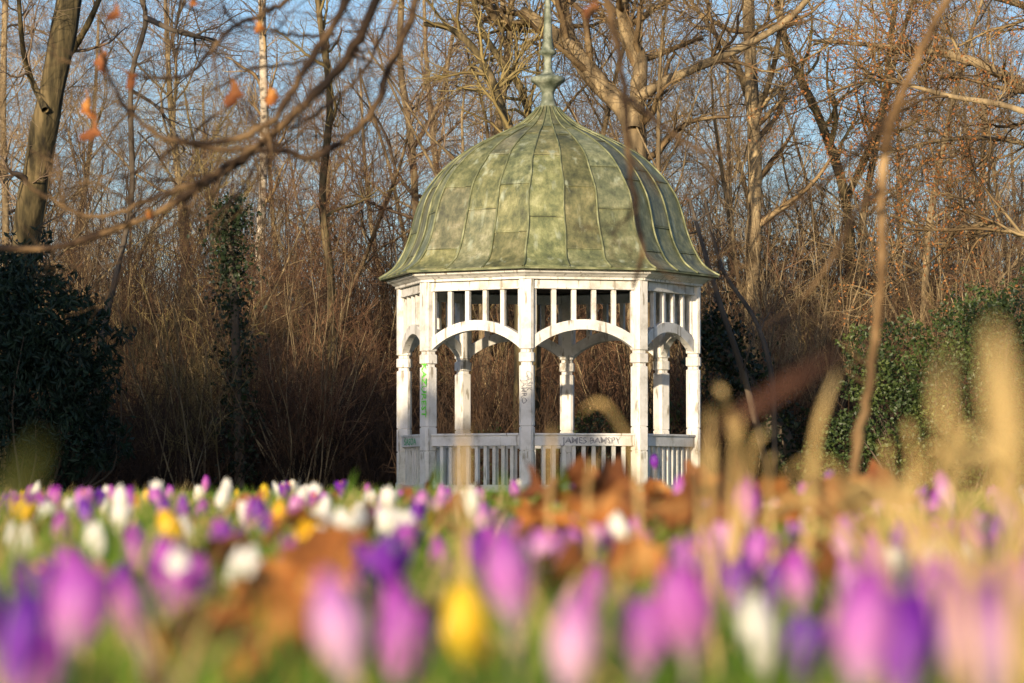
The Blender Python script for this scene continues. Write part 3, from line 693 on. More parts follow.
# ------------------------------------------------------------------ overhanging near branches
def branchset(name, lines, d, mat, root=None, twk=5, twl=.16):
    """lines: (picture points, start width px, end width px, depth shift at start, at end)"""
    p0 = np.array(root if root is not None else W(*lines[0][0][0], d)); e = empty(name, tuple(p0))
    for pts, w0, w1, d0, d1 in lines:
        q = spline(pts, 40); dd = np.linspace(d0, d1, 40)
        P = np.array([W(a, b_, d + z) for (a, b_), z in zip(q, dd)]) - p0; R = 1.0 * np.linspace(w0, w1, 40) * (d + (d0 + d1) / 2) / F / 2
        knob = 1 + .3 * np.maximum(0, np.sin(np.arange(40) * 1.13 + w0 * 3)) ** 6 + G.normal(size=40) * .04
        P = P + G.normal(size=P.shape) * .0003 * d
        t = Tubes(); t.add(P, R * knob, 8); lm = link('limb', t.mesh('limb', mat), e)
        if twk:
            A, RA = spawn(P[None], R[None], twk, .15, 1, 48, twl, 7, .13, 0, .55, .0032, .4, rmin=.0016)
            B, RB = spawn(A, RA, 2, .3, 1, 45, twl * .45, 5, .13, 0, .7, .002, .5, rmin=.0012)
            c = Tubes(); c.add(A, RA, 4); c.add(B, RB, 4); link('twigs', c.mesh('twigs', mat), lm)
    return e
def carry(t, j, w, n=24):
    """limb from the stem, arching up and over to the hanging branch end j (local)"""
    x, y, z = j
    t.add(spline([(0, 0, z + .5), (x * .3, y * .3, z + 1.1), (x * .7, y * .7, z + .9), (x * .98, y, z + .3), (x, y, z)], n), np.linspace(.045, w, n), 8)
def leaf_mesh(name, L, Wd, mat, lobes=4, curl=.5, seed=0):
    """withered lobed leaf: blade with midrib fold, curled rim and stalk"""
    r = random.Random(seed); n = 14; v = []; f = []
    for i in range(n + 1):
        t = i / n; w = Wd / 2 * math.sin(PI * min(1, t * 1.02 + .02)) ** .6 * (1 + .22 * math.sin(t * lobes * 2 * PI)) * (1.1 - .25 * t)
        y = t * L; zz = curl * L * .35 * math.sin(t * PI * .9 + .3) + .003 * r.uniform(-1, 1)
        tw = curl * .8 * math.sin(t * 3 + seed)
        for s_ in (-1, -.5, 0, .5, 1):
            a = w * s_; up_ = (abs(s_) ** 1.6) * w * .7 * curl + r.uniform(-.03, .03) * Wd * abs(s_)
            v.append((a * math.cos(tw) - up_ * math.sin(tw), y, zz + up_ * math.cos(tw) + a * math.sin(tw)))
    for i in range(n):
        for s_ in range(4):
            a = i * 5 + s_; f.append((a, a + 1, a + 6, a + 5))
    b = len(v)  # stalk
    for i in range(4):
        t = i / 3; y = -t * L * .35
        for a in range(4): v.append((.0012 * math.cos(a * PI / 2), y, v[2][2] - t * .006 + .0012 * math.sin(a * PI / 2)))
    for i in range(3):
        for a in range(4): f.append((b + i * 4 + a, b + i * 4 + (a + 1) % 4, b + i * 4 + 4 + (a + 1) % 4, b + i * 4 + 4 + a))
    v = [(a_, b2 - L * .5, c_ - .015) for a_, b2, c_ in v]
    me = bpy.data.meshes.new(name); me.from_pydata(v, [], f); me.materials.append(mat)
    for p in me.polygons: p.use_smooth = True
    return me
LM = [leaf_mesh('leaf', .095, .065, M['dead_leaf'], 4, .45, 1), leaf_mesh('leaf', .10, .06, M['dead_leaf'], 5, .7, 2), leaf_mesh('leaf', .085, .07, M['dead_leaf_dark'], 3, .9, 3), leaf_mesh('leaf', .09, .055, M['dead_leaf'], 4, -.5, 4)]
LD = [leaf_mesh('leaf', .05, .028, M['dead_leaf_dark'], 3, .9, 5), leaf_mesh('leaf', .045, .03, M['dead_leaf'], 3, 1.1, 6)]

dN = 8.4
root = np.array([-3.8, 9.2, 0.0])
lft = branchset('overhanging_tree', [
    ([(378, -10), (366, 22), (350, 52), (328, 80), (306, 103), (285, 122), (266, 140), (234, 165), (196, 188), (156, 214), (113, 230), (51, 248), (-20, 250)], 9, 6.5, 0, .3),
    ([(352, -10), (332, 26), (312, 58), (292, 92), (273, 120), (250, 133), (215, 143), (180, 141), (156, 133), (129, 112), (112, 84), (100, 50)], 8.5, 3, -.2, -.4),
    ([(421, -10), (406, 30), (387, 74), (376, 108), (353, 134), (325, 152), (308, 158), (290, 152), (257, 150), (215, 148), (180, 143)], 7.5, 4.5, .3, 0),
    ([(262, 142), (226, 165), (203, 180), (156, 196), (117, 213), (78, 213), (43, 195), (21, 176)], 6, 3, -.1, -.3),
    ([(300, -12), (281, 5), (258, 16), (234, 26), (211, 51), (188, 74), (156, 79), (135, 74)], 6, 3, .1, -.2),
    ([(334, 35), (300, 36), (273, 31), (240, 26), (221, 8)], 4, 2.5, .1, 0),
    ([(372, 10), (362, 30), (356, 45), (353, 58)], 7, 5, .2, .2),
    ([(275, 135), (240, 190), (215, 215), (180, 225)], 3.5, 2, 0, .1),
    ([(400, -8), (370, 60), (340, 95), (290, 130)], 4, 3, .5, .3),
    ([(230, 105), (170, 150), (120, 178), (70, 168), (30, 150)], 3, 1.5, .1, .2), ([(150, 215), (110, 190), (84, 182), (62, 196)], 2.5, 1.2, .2, .1),
    ([(340, 40), (300, 62), (250, 70), (205, 95), (150, 112), (108, 98)], 3.5, 1.6, .3, .1), ([(100, 50), (70, 62), (40, 48), (12, 52)], 2.5, 1.2, -.3, -.3),
    ([(196, 186), (170, 230), (120, 262), (70, 268)], 2.5, 1.2, .2, .4),
    ], dN, M['near_bark'], root=root, twk=7, twl=.32)
# trunk and the limbs that carry the spray, above and beside the view
t = Tubes(); t.add(spline([(0, 0, -.1), (.05, .1, 1.2), (0, 0, 2.4), (.1, 0, 4), (.1, .2, 6)], 20), np.linspace(.16, .05, 20), 10)
for (a_, b_, dd_), w_ in zip(((378, -10, 0), (352, -10, -.2), (421, -10, .3), (300, -12, .1), (400, -8, .5)), (.0098, .0092, .008, .0065, .0045)):
    carry(t, W(a_, b_, dN + dd_) - root, w_)
link('trunk', t.mesh('trunk', M['near_bark']), lft)
for (px, py, k_, s_) in ((103, 72, 0, 1.0), (92, 118, 1, 1.1), (90, 140, 0, 1.1), (232, 104, 0, 1.2), (272, 106, 1, .9), (113, 22, 0, .8), (195, 8, 1, .8), (150, 222, 1, .5), (130, 88, 0, .9), (258, 36, 1, .6)):
    o = link('leaf', LD[k_], lft); o.location = tuple(W(px, py - 8, dN - .2) - root); o.rotation_euler = (rnd.uniform(-2, -1.2), rnd.uniform(-.5, .5), rnd.uniform(-1, 1)); o.scale = (s_ * 1.25,) * 3
tag(lft, 'near bare branches sweeping down across the top with a few withered leaves', 'tree')

root = np.array([2.6, 6.2, 0.0]); dR = 6.0
rgt = branchset('drooping_tree', [
    ([(606, -10), (612, 20), (618, 50), (625, 90), (627, 130), (630, 165), (635, 205), (641, 238), (642, 258), (633, 287)], 8, 4, 0, .1),
    ([(626, 98), (645, 112), (662, 126), (692, 145), (726, 157)], 5.5, 4, 0, -.1),
    ([(590, -10), (594, 4), (590, 14)], 2.5, 1.5, 0, 0),
    ([(636, 210), (618, 228), (612, 250), (620, 270)], 1.8, 1, 0, 0),
    ([(700, 320), (712, 260), (700, 180)], 1.5, 1, .3, .3),
    ], dR, M['near_bark'], root=root, twk=4, twl=.12)
t = Tubes(); t.add(spline([(0, 0, -.1), (-.05, .1, .9), (.05, 0, 2.4), (0, 0, 4.6)], 18), np.linspace(.12, .04, 18), 10)
for a_, w_ in ((606, .0055), (590, .0023)): carry(t, W(a_, -10, dR) - root, w_)
link('trunk', t.mesh('trunk', M['near_bark']), rgt)
o = link('leaf', LD[0], rgt); o.location = tuple(W(590, 14, dR) - root); o.rotation_euler = (-1.5, .3, .4); o.scale = (.9,) * 3
tag(rgt, 'thin brown twig hanging down in front of the green dome', 'tree')

sap = branchset('leaning_sapling', [
    ([(853, 500), (856, 450), (862, 412), (870, 378), (876, 320), (882, 260), (880, 215), (884, 165), (891, 130), (901, 98), (915, 64), (932, 28), (952, -10), (985, -80)], 9.5, 8, 0, .2),
    ([(886, 150), (890, 125), (898, 100)], 12, 10, 0, 0),
    ], 5.4, M['stem_tan'], twk=2, twl=.09)
for pts, w0, w1 in (([(888, 118), (863, 146), (826, 180), (790, 208), (762, 225)], 6, 2.5), ([(880, 190), (856, 212), (838, 248), (818, 280), (795, 305), (763, 326)], 6.5, 3), ([(770, 324), (800, 318), (838, 320)], 3, 2), ([(932, 28), (960, 34), (1000, 20)], 3, 1.5)):
    P = np.array([W(a, b_, 5.4 + .15 * i / 20) for i, (a, b_) in enumerate(spline(pts, 20))]) - np.array(sap.location)
    t = Tubes(); t.add(P, np.linspace(w0, w1, 20) * 5.4 / F / 2, 7); link('side_shoot', t.mesh('side_shoot', M['near_bark']), sap)
tag(sap, 'slim tan sapling leaning across in front of the green ivy bush', 'sapling')

# ------------------------------------------------------------------ crocuses
def crocus_parts(colname, opening, seed):
    """six petals in two whorls, stem, stigma, narrow leaves"""
    r = random.Random(seed); H = .046; v = []; f = []; uvs = []
    nu, nv = 6, 9
    for pk in range(6):
        a0 = pk * PI / 3 + r.uniform(-.1, .1); inner = pk % 2; hs = H * r.uniform(.93, 1.07) * (.96 if inner else 1)
        n0 = len(v)
        for j in range(nv + 1):
            t = j / nv
            rad = .0025 + .0125 * math.sin(min(t * 1.25, 1) * PI / 2) ** .9 - (1 - opening) * .0105 * max(0, t - .42) ** 1.3 * 2.1 + opening * .011 * t ** 2
            rad *= (.86 if inner else 1)
            w = .0115 * math.sin(PI * (.06 + .90 * t)) ** .62 * (1.15 if t > .5 else .9 + .5 * t)
            for i in range(nu + 1):
                s_ = i / nu * 2 - 1; da = w * s_ / max(rad, .006)
                da = max(-1.1, min(1.1, da)); rr = rad * (1 - .10 * s_ * s_ * (1 - opening)) + .0006 * math.sin(s_ * 5 + seed)
                z = t * hs - .002 * s_ * s_ * t
                v.append((rr * math.cos(a0 + da), rr * math.sin(a0 + da), z)); uvs.append((i / nu, t))
        for j in range(nv):
            for i in range(nu):
                a = n0 + j * (nu + 1) + i; f.append((a, a + 1, a + nu + 2, a + nu + 1))
    me = bpy.data.meshes.new('blossom'); me.from_pydata(v, [], f); me.materials.append(PET[colname])
    ul = me.uv_layers.new(name='UVMap')
    for p in me.polygons:
        p.use_smooth = True
        for li in p.loop_indices: ul.data[li].uv = uvs[me.loops[li].vertex_index]
    return me
def stem_mesh(h):
    t = Tubes(); t.add(np.array([[0, 0, -.02], [.002, 0, h * .5], [0, 0, h + .003]]), np.array([.0018, .0018, .003]), 6); return t.mesh('stem', M['stem_pale'])
def ribbon_mesh(name, n, h, w, mat, seed, spread=.4, base=.006):
    g = np.random.default_rng(seed); V, Q = [], []
    for i in range(n):
        a = g.uniform(0, 6.28); d = np.array([math.cos(a), math.sin(a)]); hh = h * g.uniform(.7, 1.2); b0 = d * base; sd_ = np.array([-d[1], d[0]]) * w / 2
        n0 = len(V)
        for j in range(7):
            t = j / 6; o_ = b0 + d * hh * spread * t ** 1.8; z = hh * (t - .25 * spread * t ** 3) - .01; ww = (1 - t ** 3) * .95 + .05
            V.append((o_[0] - sd_[0] * ww, o_[1] - sd_[1] * ww, z)); V.append((o_[0] + sd_[0] * ww, o_[1] + sd_[1] * ww, z))
        for j in range(6):
            k_ = n0 + j * 2; Q.append((k_, k_ + 1, k_ + 3, k_ + 2))
    return mesh_np(name, np.array(V), np.array(Q), mat)
BL = {c: [crocus_parts(c, .0, 1), crocus_parts(c, .12, 2), crocus_parts(c, .45, 3)] for c in PET}
for c in PET: BL[c].append(crocus_parts(c, .85, 4))
STEM = stem_mesh(1.0 * .06); LV = [ribbon_mesh('leaf_tuft', 6, .095, .0035, M['crocus_leaf'], s_, .45) for s_ in (1, 2, 3)]
tt_ = Tubes(); tt_.add(np.array([[[0, 0, .01], [.001 * k_, .001, .03], [.004 * math.cos(k_ * 2.1), .004 * math.sin(k_ * 2.1), .041]] for k_ in range(3)]), np.tile([.0008, .001, .0022], (3, 1)), 5)
STIG = tt_.mesh('stigma', M['stigma'])
cn = {'purple': 'deep purple', 'lilac': 'violet pink striped', 'pink': 'pale pink', 'white': 'white', 'yellow': 'yellow'}
def xz(px):
    return 'in front of the evergreen shrub' if px < 150 else 'in front of the dark thicket' if px < 395 else 'in front of the gazebo' if px < 700 else 'in front of the green ivy bush'
NC = 0
def crocus(px, py, hpx, col, form=0, label=None, tilt=None, dz=None):
    """px,py: centre of the blossom; hpx: its height in the picture"""
    global NC
    sc_ = rnd.uniform(.95, 1.1); d = F * .046 * sc_ / hpx; p = W(px, py, d)
    g0 = float(gz(p[0], d)); zb = p[2] - .023 * sc_; zb = max(zb, g0 + .028)
    e = empty('crocus', (p[0], d, g0), rnd.uniform(0, 6.28))
    hst = zb - g0
    s = link('stem', STEM, e); s.scale = (sc_, sc_, hst / .06)
    bl = link('blossom', BL[col][form], e); bl.location = (0, 0, hst); wx = rnd.uniform(.82, 1.12); bl.scale = (sc_ * wx, sc_ * wx, sc_)
    bl.rotation_euler = (rnd.gauss(0, .18) if tilt is None else tilt, rnd.gauss(0, .18), 0)
    if form >= 2: link('stigma', STIG, bl)
    lf = link('leaf_tuft', LV[NC % 3], e); lf.scale = (1, 1, min(1.2, .75 + hst * 4))
    zonel = 'far edge of bed' if d > 4.6 else 'middle of bed' if d > 2.9 else 'near front of bed'
    tag(e, label or f'{cn[col]} {"open" if form >= 2 else "closed"} crocus {zonel} {xz(px)}', 'flower', 'crocuses flowering in the meadow')
    NC += 1; return e, p, d
H = [(765, 635, 84, 'white', 0, 'plump white closed crocus, largest white one near the front'),
     (567, 642, 112, 'pink', 0, 'largest pale pink crocus bud below the gazebo'),
     (515, 572, 98, 'lilac', 0, 'tall pink violet crocus straight in front of the gazebo corner'),
     (350, 625, 108, 'pink', 0, 'tall pale pink crocus beside the orange dead leaf'),
     (412, 622, 88, 'lilac', 0, 'pink crocus next to the big yellow one'),
     (470, 628, 92, 'yellow', 0, 'large golden yellow crocus near the front'),
     (505, 650, 60, 'yellow', 1, 'smaller yellow crocus half hidden beside the large yellow one'),
     (201, 585, 62, 'lilac', 1, 'rounded violet pink crocus with pale foot lit by sun'),
     (690, 610, 96, 'lilac', 1, 'broad pink crocus with deep violet tip'),
     (860, 628, 120, 'lilac', 1, 'huge blurred magenta crocus near the front'),
     (905, 650, 120, 'purple', 1, 'huge deep purple crocus beside the magenta one'),
     (985, 640, 130, 'pink', 1, 'huge pale pink crocus under the straw blades'),
     (145, 612, 82, 'lilac', 0, 'magenta crocus with pale streak beside the brown dead leaf'),
     (66, 610, 96, 'lilac', 2, 'open magenta crocus beside the dark purple cluster'),
     (14, 640, 100, 'purple', 1, 'dark purple crocus in the bottom corner'),
     (104, 620, 60, 'pink', 0, 'small pink crocus between two magenta ones'),
     (735, 580, 66, 'purple', 0, 'purple crocus behind the plump white one'),
     (718, 555, 50, 'lilac', 1, None), (803, 540, 40, 'pink', 0, None), (845, 545, 56, 'pink', 1, None), (626, 533, 46, 'white', 0, 'cream white crocus in front of the gazebo steps'),
     (607, 560, 46, 'lilac', 0, None), (588, 572, 44, 'pink', 0, None), (640, 565, 40, 'pink', 0, None), (750, 500, 46, 'lilac', 0, None), (584, 489, 20, 'lilac', 1, None),
     (473, 503, 34, 'white', 0, 'bright white crocus just before the gazebo base'), (262, 650, 56, 'white', 0, None), (290, 672, 50, 'lilac', 1, None), (120, 560, 34, 'white', 0, None), (98, 545, 44, 'white', 1, None),
     (668, 520, 30, 'purple', 0, None), (826, 482, 24, 'purple', 1, None), (846, 483, 20, 'white', 0, None), (655, 462, 15, 'purple', 1, None), (680, 490, 30, 'lilac', 0, None),
     (934, 508, 34, 'lilac', 0, None), (950, 490, 38, 'pink', 0, None), (920, 570, 60, 'purple', 1, None), (1005, 500, 56, 'pink', 0, None), (24, 575, 44, 'white', 0, None), (12, 585, 40, 'white', 1, None),
     (188, 545, 40, 'white', 1, None), (185, 510, 32, 'purple', 0, None), (220, 500, 30, 'white', 0, None), (440, 510, 30, 'pink', 2, None), (412, 545, 40, 'purple', 0, None), (300, 500, 26, 'white', 0, None),
     (205, 484, 18, 'lilac', 0, None), (122, 500, 30, 'white', 0, None), (104, 507, 24, 'white', 0, None), (157, 493, 26, 'white', 2, None), (225, 490, 24, 'white', 0, None), (310, 494, 24, 'white', 0, None),
     (36, 600, 66, 'purple', 2, None), (85, 588, 60, 'lilac', 1, None), (124, 596, 58, 'purple', 0, None), (-4, 600, 90, 'purple', 1, None), (240, 640, 60, 'white', 1, None), (600, 596, 62, 'lilac', 0, None), (722, 588, 62, 'purple', 1, None), (640, 640, 90, 'lilac', 2, None), (940, 600, 90, 'lilac', 2, None), (1015, 590, 80, 'pink', 2, None), (880, 560, 60, 'lilac', 0, None), (445, 580, 50, 'lilac', 0, None), (385, 560, 50, 'purple', 1, None), (30, 680, 100, 'lilac', 2, None), (800, 660, 80, 'purple', 2, None),
     (145, 498, 18, 'yellow', 0, None), (60, 500, 16, 'yellow', 1, None), (237, 510, 18, 'yellow', 0, None)]
for i, (a, b_, h_, c_, f_, l_) in enumerate(H): crocus(a, b_, h_, c_, f_, l_)
# the drifts behind them
def drift(n, x0, x1, d0, d1, pal, clump=.6):
    cx = [(rnd.uniform(x0, x1), rnd.uniform(d0, d1)) for _ in range(max(3, n // 5))]
    for _ in range(n):
        if rnd.random() < clump:
            a, d = rnd.choice(cx); px = a + rnd.gauss(0, 70 / d * 1.6); d = d + rnd.gauss(0, .18)
        else: px = rnd.uniform(x0, x1); d = rnd.uniform(d0, d1)
        d = max(1.75, min(8.6, d)); col = rnd.choices(list(pal), list(pal.values()))[0]
        if any(abs(px - a_) < 16 + 40 / d + h2 * .3 and d < F * .046 / h2 + .15 for a_, b2, h2, c2, *_ in H if h2 > 40 and c2 in ('white', 'yellow')): continue
        x = (px - 512) / F * d; z = float(gz(x, d)) + rnd.uniform(.050, .076)
        py = 482 + (CAMZ - z) / d * F
        crocus(px, py, F * .046 / d, col, rnd.choice([0, 0, 1, 1, 2, 2, 3]))
PALL = {'purple': .18, 'lilac': .28, 'white': .30, 'pink': .14, 'yellow': .10}
drift(56, -20, 390, 4.6, 8.3, PALL); drift(30, 380, 720, 4.5, 8.0, {'white': .2, 'lilac': .3, 'pink': .3, 'purple': .2}); drift(26, 700, 1040, 4.0, 8.0, {'lilac': .4, 'pink': .3, 'purple': .2, 'white': .1})
drift(44, -20, 520, 2.6, 4.8, PALL); drift(36, 500, 1040, 2.4, 4.5, {'lilac': .38, 'pink': .3, 'purple': .22, 'white': .08}); drift(30, -10, 1030, 1.85, 2.8, {'lilac': .4, 'pink': .2, 'purple': .3, 'white': .1})

# grass
def grass(name, n, y0, y1, h0, h1, w, mat, xr=.2, bend=.5):
    y = y0 + (y1 - y0) * G.uniform(0, 1, n) ** .8; x = G.uniform(-1, 1, n) * (y * xr + .15); z = gz(x, y) - .005
    a = G.uniform(0, 6.28, n); D = np.stack([np.cos(a), np.sin(a), np.zeros(n)], -1); S = np.stack([-np.sin(a + 1), np.cos(a + 1), np.zeros(n)], -1)
    hh = G.uniform(h0, h1, n); bd = G.uniform(.1, 1, n) * bend; P0 = np.stack([x, y, z], -1); V = []
    for t, ww in ((0, 1), (.4, .85), (.75, .6), (1, .08)):
        c = P0 + D * (hh * bd * t ** 2)[:, None]; c[:, 2] += hh * (t - .3 * bd * t * t)
        V += [c - S * (w * ww / 2), c + S * (w * ww / 2)]
    V = np.stack(V, 1).reshape(-1, 3); k_ = np.arange(n)[:, None] * 8
    Q = np.concatenate([k_ + np.array([[0, 1, 3, 2]]), k_ + np.array([[2, 3, 5, 4]]), k_ + np.array([[4, 5, 7, 6]])]).reshape(-1, 4)
    return link(name, mesh_np(name, V, Q, mat))
tag(grass('grass', 52000, 1.1, 9.2, .035, .10, .0035, M['grass'], .3), 'fresh green grass between the crocuses', 'grass', kind='stuff')
tag(grass('lawn_grass', 70000, 9, 50, .03, .08, .009, M['grass'], .38), 'short grass of the lawn running up to the gazebo', 'grass', kind='stuff')
tag(grass('dry_grass', 5200, 1.3, 7.5, .04, .12, .0035, M['straw'], .2, .9), 'scattered thin straw among the green grass', 'grass', kind='stuff')

# straw blades that stand up singly in the picture
def blade(pts, w0, w1, d, mat, label, name='dry_grass_blade', cat='grass blade', group='dry grass blades standing among the crocuses'):
    p0 = W(*pts[0], d); q = spline(pts, 18); P = np.array([W(a, b_, d + .02 * math.sin(i * .4)) for i, (a, b_) in enumerate(q)]) - p0
    R = (np.linspace(w0, w1, 18) * d / F / 2) * np.linspace(.35 if w0 > 25 else 1, 1, 18) ; v = []; f = []
    T = np.gradient(P, axis=0); T /= np.linalg.norm(T, axis=1, keepdims=True); S = np.cross(T, np.array([0, 1, 0.0])); S /= np.linalg.norm(S, axis=1, keepdims=True)
    tb = Tubes(); V = []
    for i in range(18):
        wv = R[i] * (1 if i < 15 else (18 - i) / 4)
        for s_, dy in ((-1, .0), (0, .25), (1, 0)): V.append(P[i] + S[i] * s_ * wv + np.array([0, dy * wv, 0]))
    Q = [(i * 3 + k_, i * 3 + k_ + 1, i * 3 + k_ + 4, i * 3 + k_ + 3) for i in range(17) for k_ in range(2)]
    # the foot reaches the soil
    o = link(name, mesh_np(name, np.array(V), np.array(Q), mat)); o.location = tuple(p0)
    tag(o, label, cat, group); return o
BLD = [([(1022, 760), (1018, 640), (1012, 520), (1004, 420), (994, 325)], 40, 36, 1.12, 'straw', 'broadest pale straw blade, tallest beside the ivy bush'),
 ([(975, 760), (964, 600), (954, 470), (942, 400), (949, 346)], 30, 8, 1.2, 'straw', 'straw blade with a thin tip beside the broadest one'),
 ([(800, 640), (808, 520), (816, 435), (837, 370)], 8, 6, 2.4, 'straw', 'slanting straw stalk before the leaning sapling'),
 ([(712, 600), (710, 500), (710, 408)], 9, 7, 2.4, 'straw', 'upright stub of straw beside the gazebo corner post'),
 ([(728, 600), (735, 450), (748, 402)], 8, 5, 2.4, 'straw', 'second straw stub beside the gazebo corner post'),
 ([(735, 560), (752, 452), (772, 427)], 7, 5, 2.4, 'straw', 'short bent straw stub between corner post and sapling'),
 ([(464, 640), (463, 540), (462, 480), (464, 425)], 10, 8, 2.3, 'straw', 'straw stalk standing before the gazebo railing'),
 ([(640, 560), (636, 470), (624, 433), (610, 410), (597, 402), (580, 412)], 5, 4, 2.8, 'straw', 'looped brown grass stem before the gazebo opening'),
 ([(548, 600), (550, 480), (552, 425)], 5, 4, 3, 'straw', 'thin straw before the gazebo rear post'),
 ([(850, 487), (885, 508), (922, 535), (960, 562), (1000, 592), (1040, 640)], 15, 13, 1.4, 'straw', 'flattened straw blade lying slantwise over the crocuses'),
 ([(880, 510), (932, 468), (975, 452), (1030, 436)], 12, 9, 1.5, 'straw', 'level straw blade crossing the two broad blades'),
 ([(1010, 520), (985, 470), (960, 440), (935, 380)], 10, 6, 1.4, 'straw', 'curved straw behind the broad blades'),
 ([(1030, 480), (980, 500), (930, 545), (880, 560)], 13, 8, 1.3, 'straw', 'low straw arching over the pale pink crocus'),
 ([(735, 440), (728, 412), (722, 392), (716, 384)], 8, 6, 2.6, 'straw', 'tiny hooked straw tip beside the gazebo corner'),
 ([(1000, 700), (990, 600), (960, 540), (900, 500), (870, 490)], 12, 8, 1.35, 'straw', 'long straw bowing towards the sapling foot'),
 ([(700, 560), (698, 480), (690, 440)], 5, 4, 2.8, 'straw', 'thin straw just before the gazebo side railing'),
 ([(772, 560), (768, 470), (778, 452)], 5, 4, 2.8, 'straw', 'thin straw nearest the sapling foot'),
 ([(590, 560), (588, 480), (600, 452)], 5, 4, 3, 'straw', 'thin straw before the gazebo handrail lettering')]
for a, w0, w1, d, m_, l_ in BLD: blade(a, w0, w1, d, M[m_], l_)
for a, w0, w1, d, l_ in [([(-70, 720), (-40, 600), (5, 510), (40, 440)], 30, 24, 1.0, 'broad blurred yellow green leaf rising before the evergreen shrub'),
 ([(424, 560), (432, 500), (440, 462)], 7, 4, 3.2, 'thin green blade before the gazebo corner'), ([(560, 560), (566, 500), (560, 468)], 7, 4, 3.2, 'thin green blade before the gazebo bottom rail'),
                         ([(512, 560), (508, 500), (500, 470)], 8, 4, 3.0, 'green blade before the gazebo front post'), ([(340, 540), (346, 500), (356, 470)], 6, 3, 4, 'green blade before the dark thicket')]:
    blade(a, w0, w1, d, M['olive_blade' if d < 1.2 else 'grass'], l_, 'green_grass_blade', 'grass blade', 'green blades standing above the bed')

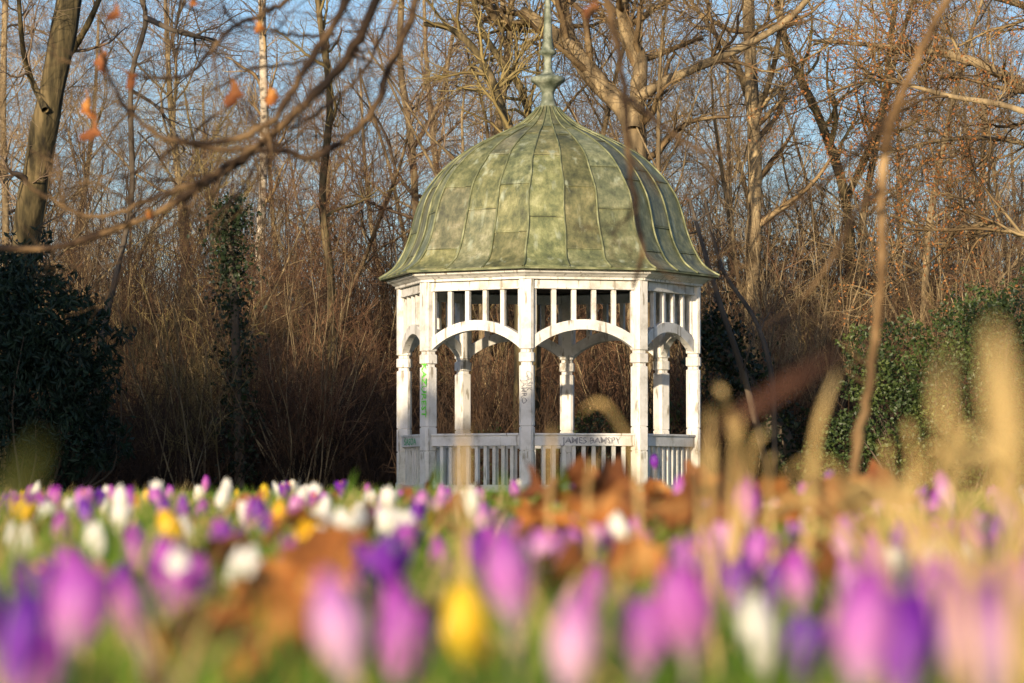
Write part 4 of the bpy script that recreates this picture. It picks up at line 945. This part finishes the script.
# dead leaves lying on the bed
def dleaf(px, py, wpx, q, label=None, stand=False):
    d = F * .085 / wpx; s_ = 1.0
    if d > 8.4: d = 8.4
    p = W(px, py, d); o = link('dead_leaf', LM[q]); o.location = tuple(p); o.rotation_euler = (rnd.uniform(-.5, .7), rnd.uniform(-.6, .6), rnd.uniform(0, 6.28))
    if stand: t_ = (.5, 1.1) if py > 555 else (.1, .5); o.rotation_euler = (rnd.uniform(*t_), rnd.uniform(-.6, .6), rnd.uniform(-1.5, 1.5))
    else: o.scale = (s_,) * 3
    tag(o, label or f'{"dark brown" if q == 2 else "orange brown"} withered leaf {"far edge of bed" if d > 4.6 else "middle of bed" if d > 2.9 else "near front of bed"} {xz(px)}', 'dead leaf', 'withered leaves lying over the crocus bed')
for a in [(600, 500, 92, 0, 'bright orange leaf just before the gazebo base'), (655, 505, 84, 0, 'orange leaf beside the gazebo corner'), (545, 540, 88, 1, 'tan leaf above the tall pink violet crocus'), (310, 580, 120, 0, 'large orange leaf beside the tall pale pink crocus'),
          (205, 655, 150, 0, 'largest orange brown leaf near the front'), (270, 620, 130, 1, 'second large tan leaf near the front'), (395, 508, 40, 2, 'dark brown leaf standing up at the foot of the gazebo'), (430, 492, 24, 2, None),
          (700, 500, 60, 1, None), (725, 498, 56, 0, 'orange leaf under the straw stubs'), (865, 505, 76, 0, 'orange leaf at the foot of the sapling'), (880, 490, 44, 2, None), (640, 545, 70, 1, None), (770, 520, 60, 2, None),
          (560, 500, 60, 0, None), (820, 560, 80, 1, None), (890, 600, 90, 0, None), (350, 545, 70, 0, None), (170, 560, 60, 1, None), (240, 560, 60, 2, None), (620, 515, 60, 0, None), (780, 496, 50, 0, None), (600, 630, 90, 2, None),
          (700, 488, 44, 2, None), (680, 520, 70, 1, None), (575, 502, 60, 0, None), (628, 500, 64, 3, None), (668, 498, 60, 0, None), (690, 508, 60, 3, None), (585, 515, 70, 3, None), (540, 515, 60, 0, None), (648, 488, 44, 0, None), (300, 535, 80, 1, None), (335, 560, 100, 0, None), (250, 600, 120, 0, None),
          (180, 600, 100, 1, None), (300, 640, 140, 0, None), (840, 492, 50, 0, None), (900, 500, 60, 1, None), (800, 500, 70, 0, None), (745, 560, 80, 2, None), (600, 492, 40, 2, None), (880, 560, 80, 0, None)]:
    dleaf(*a, stand=True)
for i in range(105):
    d = 1.7 + 6.3 * rnd.random() ** 1.3; px = rnd.uniform(100, 1030) if rnd.random() < .8 else rnd.uniform(0, 500); x = (px - 512) / F * d; z = float(gz(x, d)) + rnd.uniform(.015, .05)
    if d < 3 and any(abs(px - a_) < 60 and d < F * .046 / h2 + .1 for a_, b2, h2, *_ in H if h2 > 55): continue
    dleaf(px, 482 + (CAMZ - z) / d * F, F * .085 / d, rnd.choice([0, 0, 1, 2, 3]))
for i in range(30):
    dleaf(rnd.uniform(535, 900), rnd.uniform(488, 530), rnd.uniform(52, 80), rnd.choice([0, 1, 2, 2, 3]))
for i in range(26):
    dleaf(rnd.uniform(150, 1000), rnd.uniform(560, 690), rnd.uniform(80, 130), rnd.choice([0, 1, 2, 3]))
for i in range(20):
    x0 = rnd.uniform(870, 1080); top = rnd.uniform(430, 590); lean_ = rnd.uniform(-110, 110); d = rnd.uniform(1.5, 2.8)
    blade([(x0, 740), (x0 + lean_ * .2, (740 + top) / 2), (x0 + lean_, top), (x0 + lean_ * 1.6, top + abs(lean_) * .25)], 9 * 1.6 / d, 5 * 1.6 / d, d, M['straw'], 'thin pale straw blade in the tangle before the green ivy bush')
# long russet leaf drooping before the leaning ivy trunk
fr = empty('withered_leaf', tuple(W(700, 560, 1.75))); fo = np.array(fr.location)
o = link('blade', leaf_mesh('blade', .075, .008, M['frond'], 6, .2, 9), fr); o.location = tuple(W(782, 388, 1.75) - fo)
sn_, cs_ = math.sin(math.radians(33)), math.cos(math.radians(33))
o.rotation_euler = Matrix(((-sn_, cs_, 0), (0, 0, 1), (cs_, sn_, 0))).to_euler()
t = Tubes(); t.add(spline([(0, 0, -.03), tuple((W(694, 500, 1.75) - fo)), tuple(W(705, 443, 1.75) - fo), tuple(W(730, 420, 1.75) - fo)], 12), np.full(12, .0012), 5); link('stalk', t.mesh('stalk', M['near_bark']), fr)
tag(fr, 'long russet withered leaf slanting up before the dark leaning trunk', 'dead leaf')
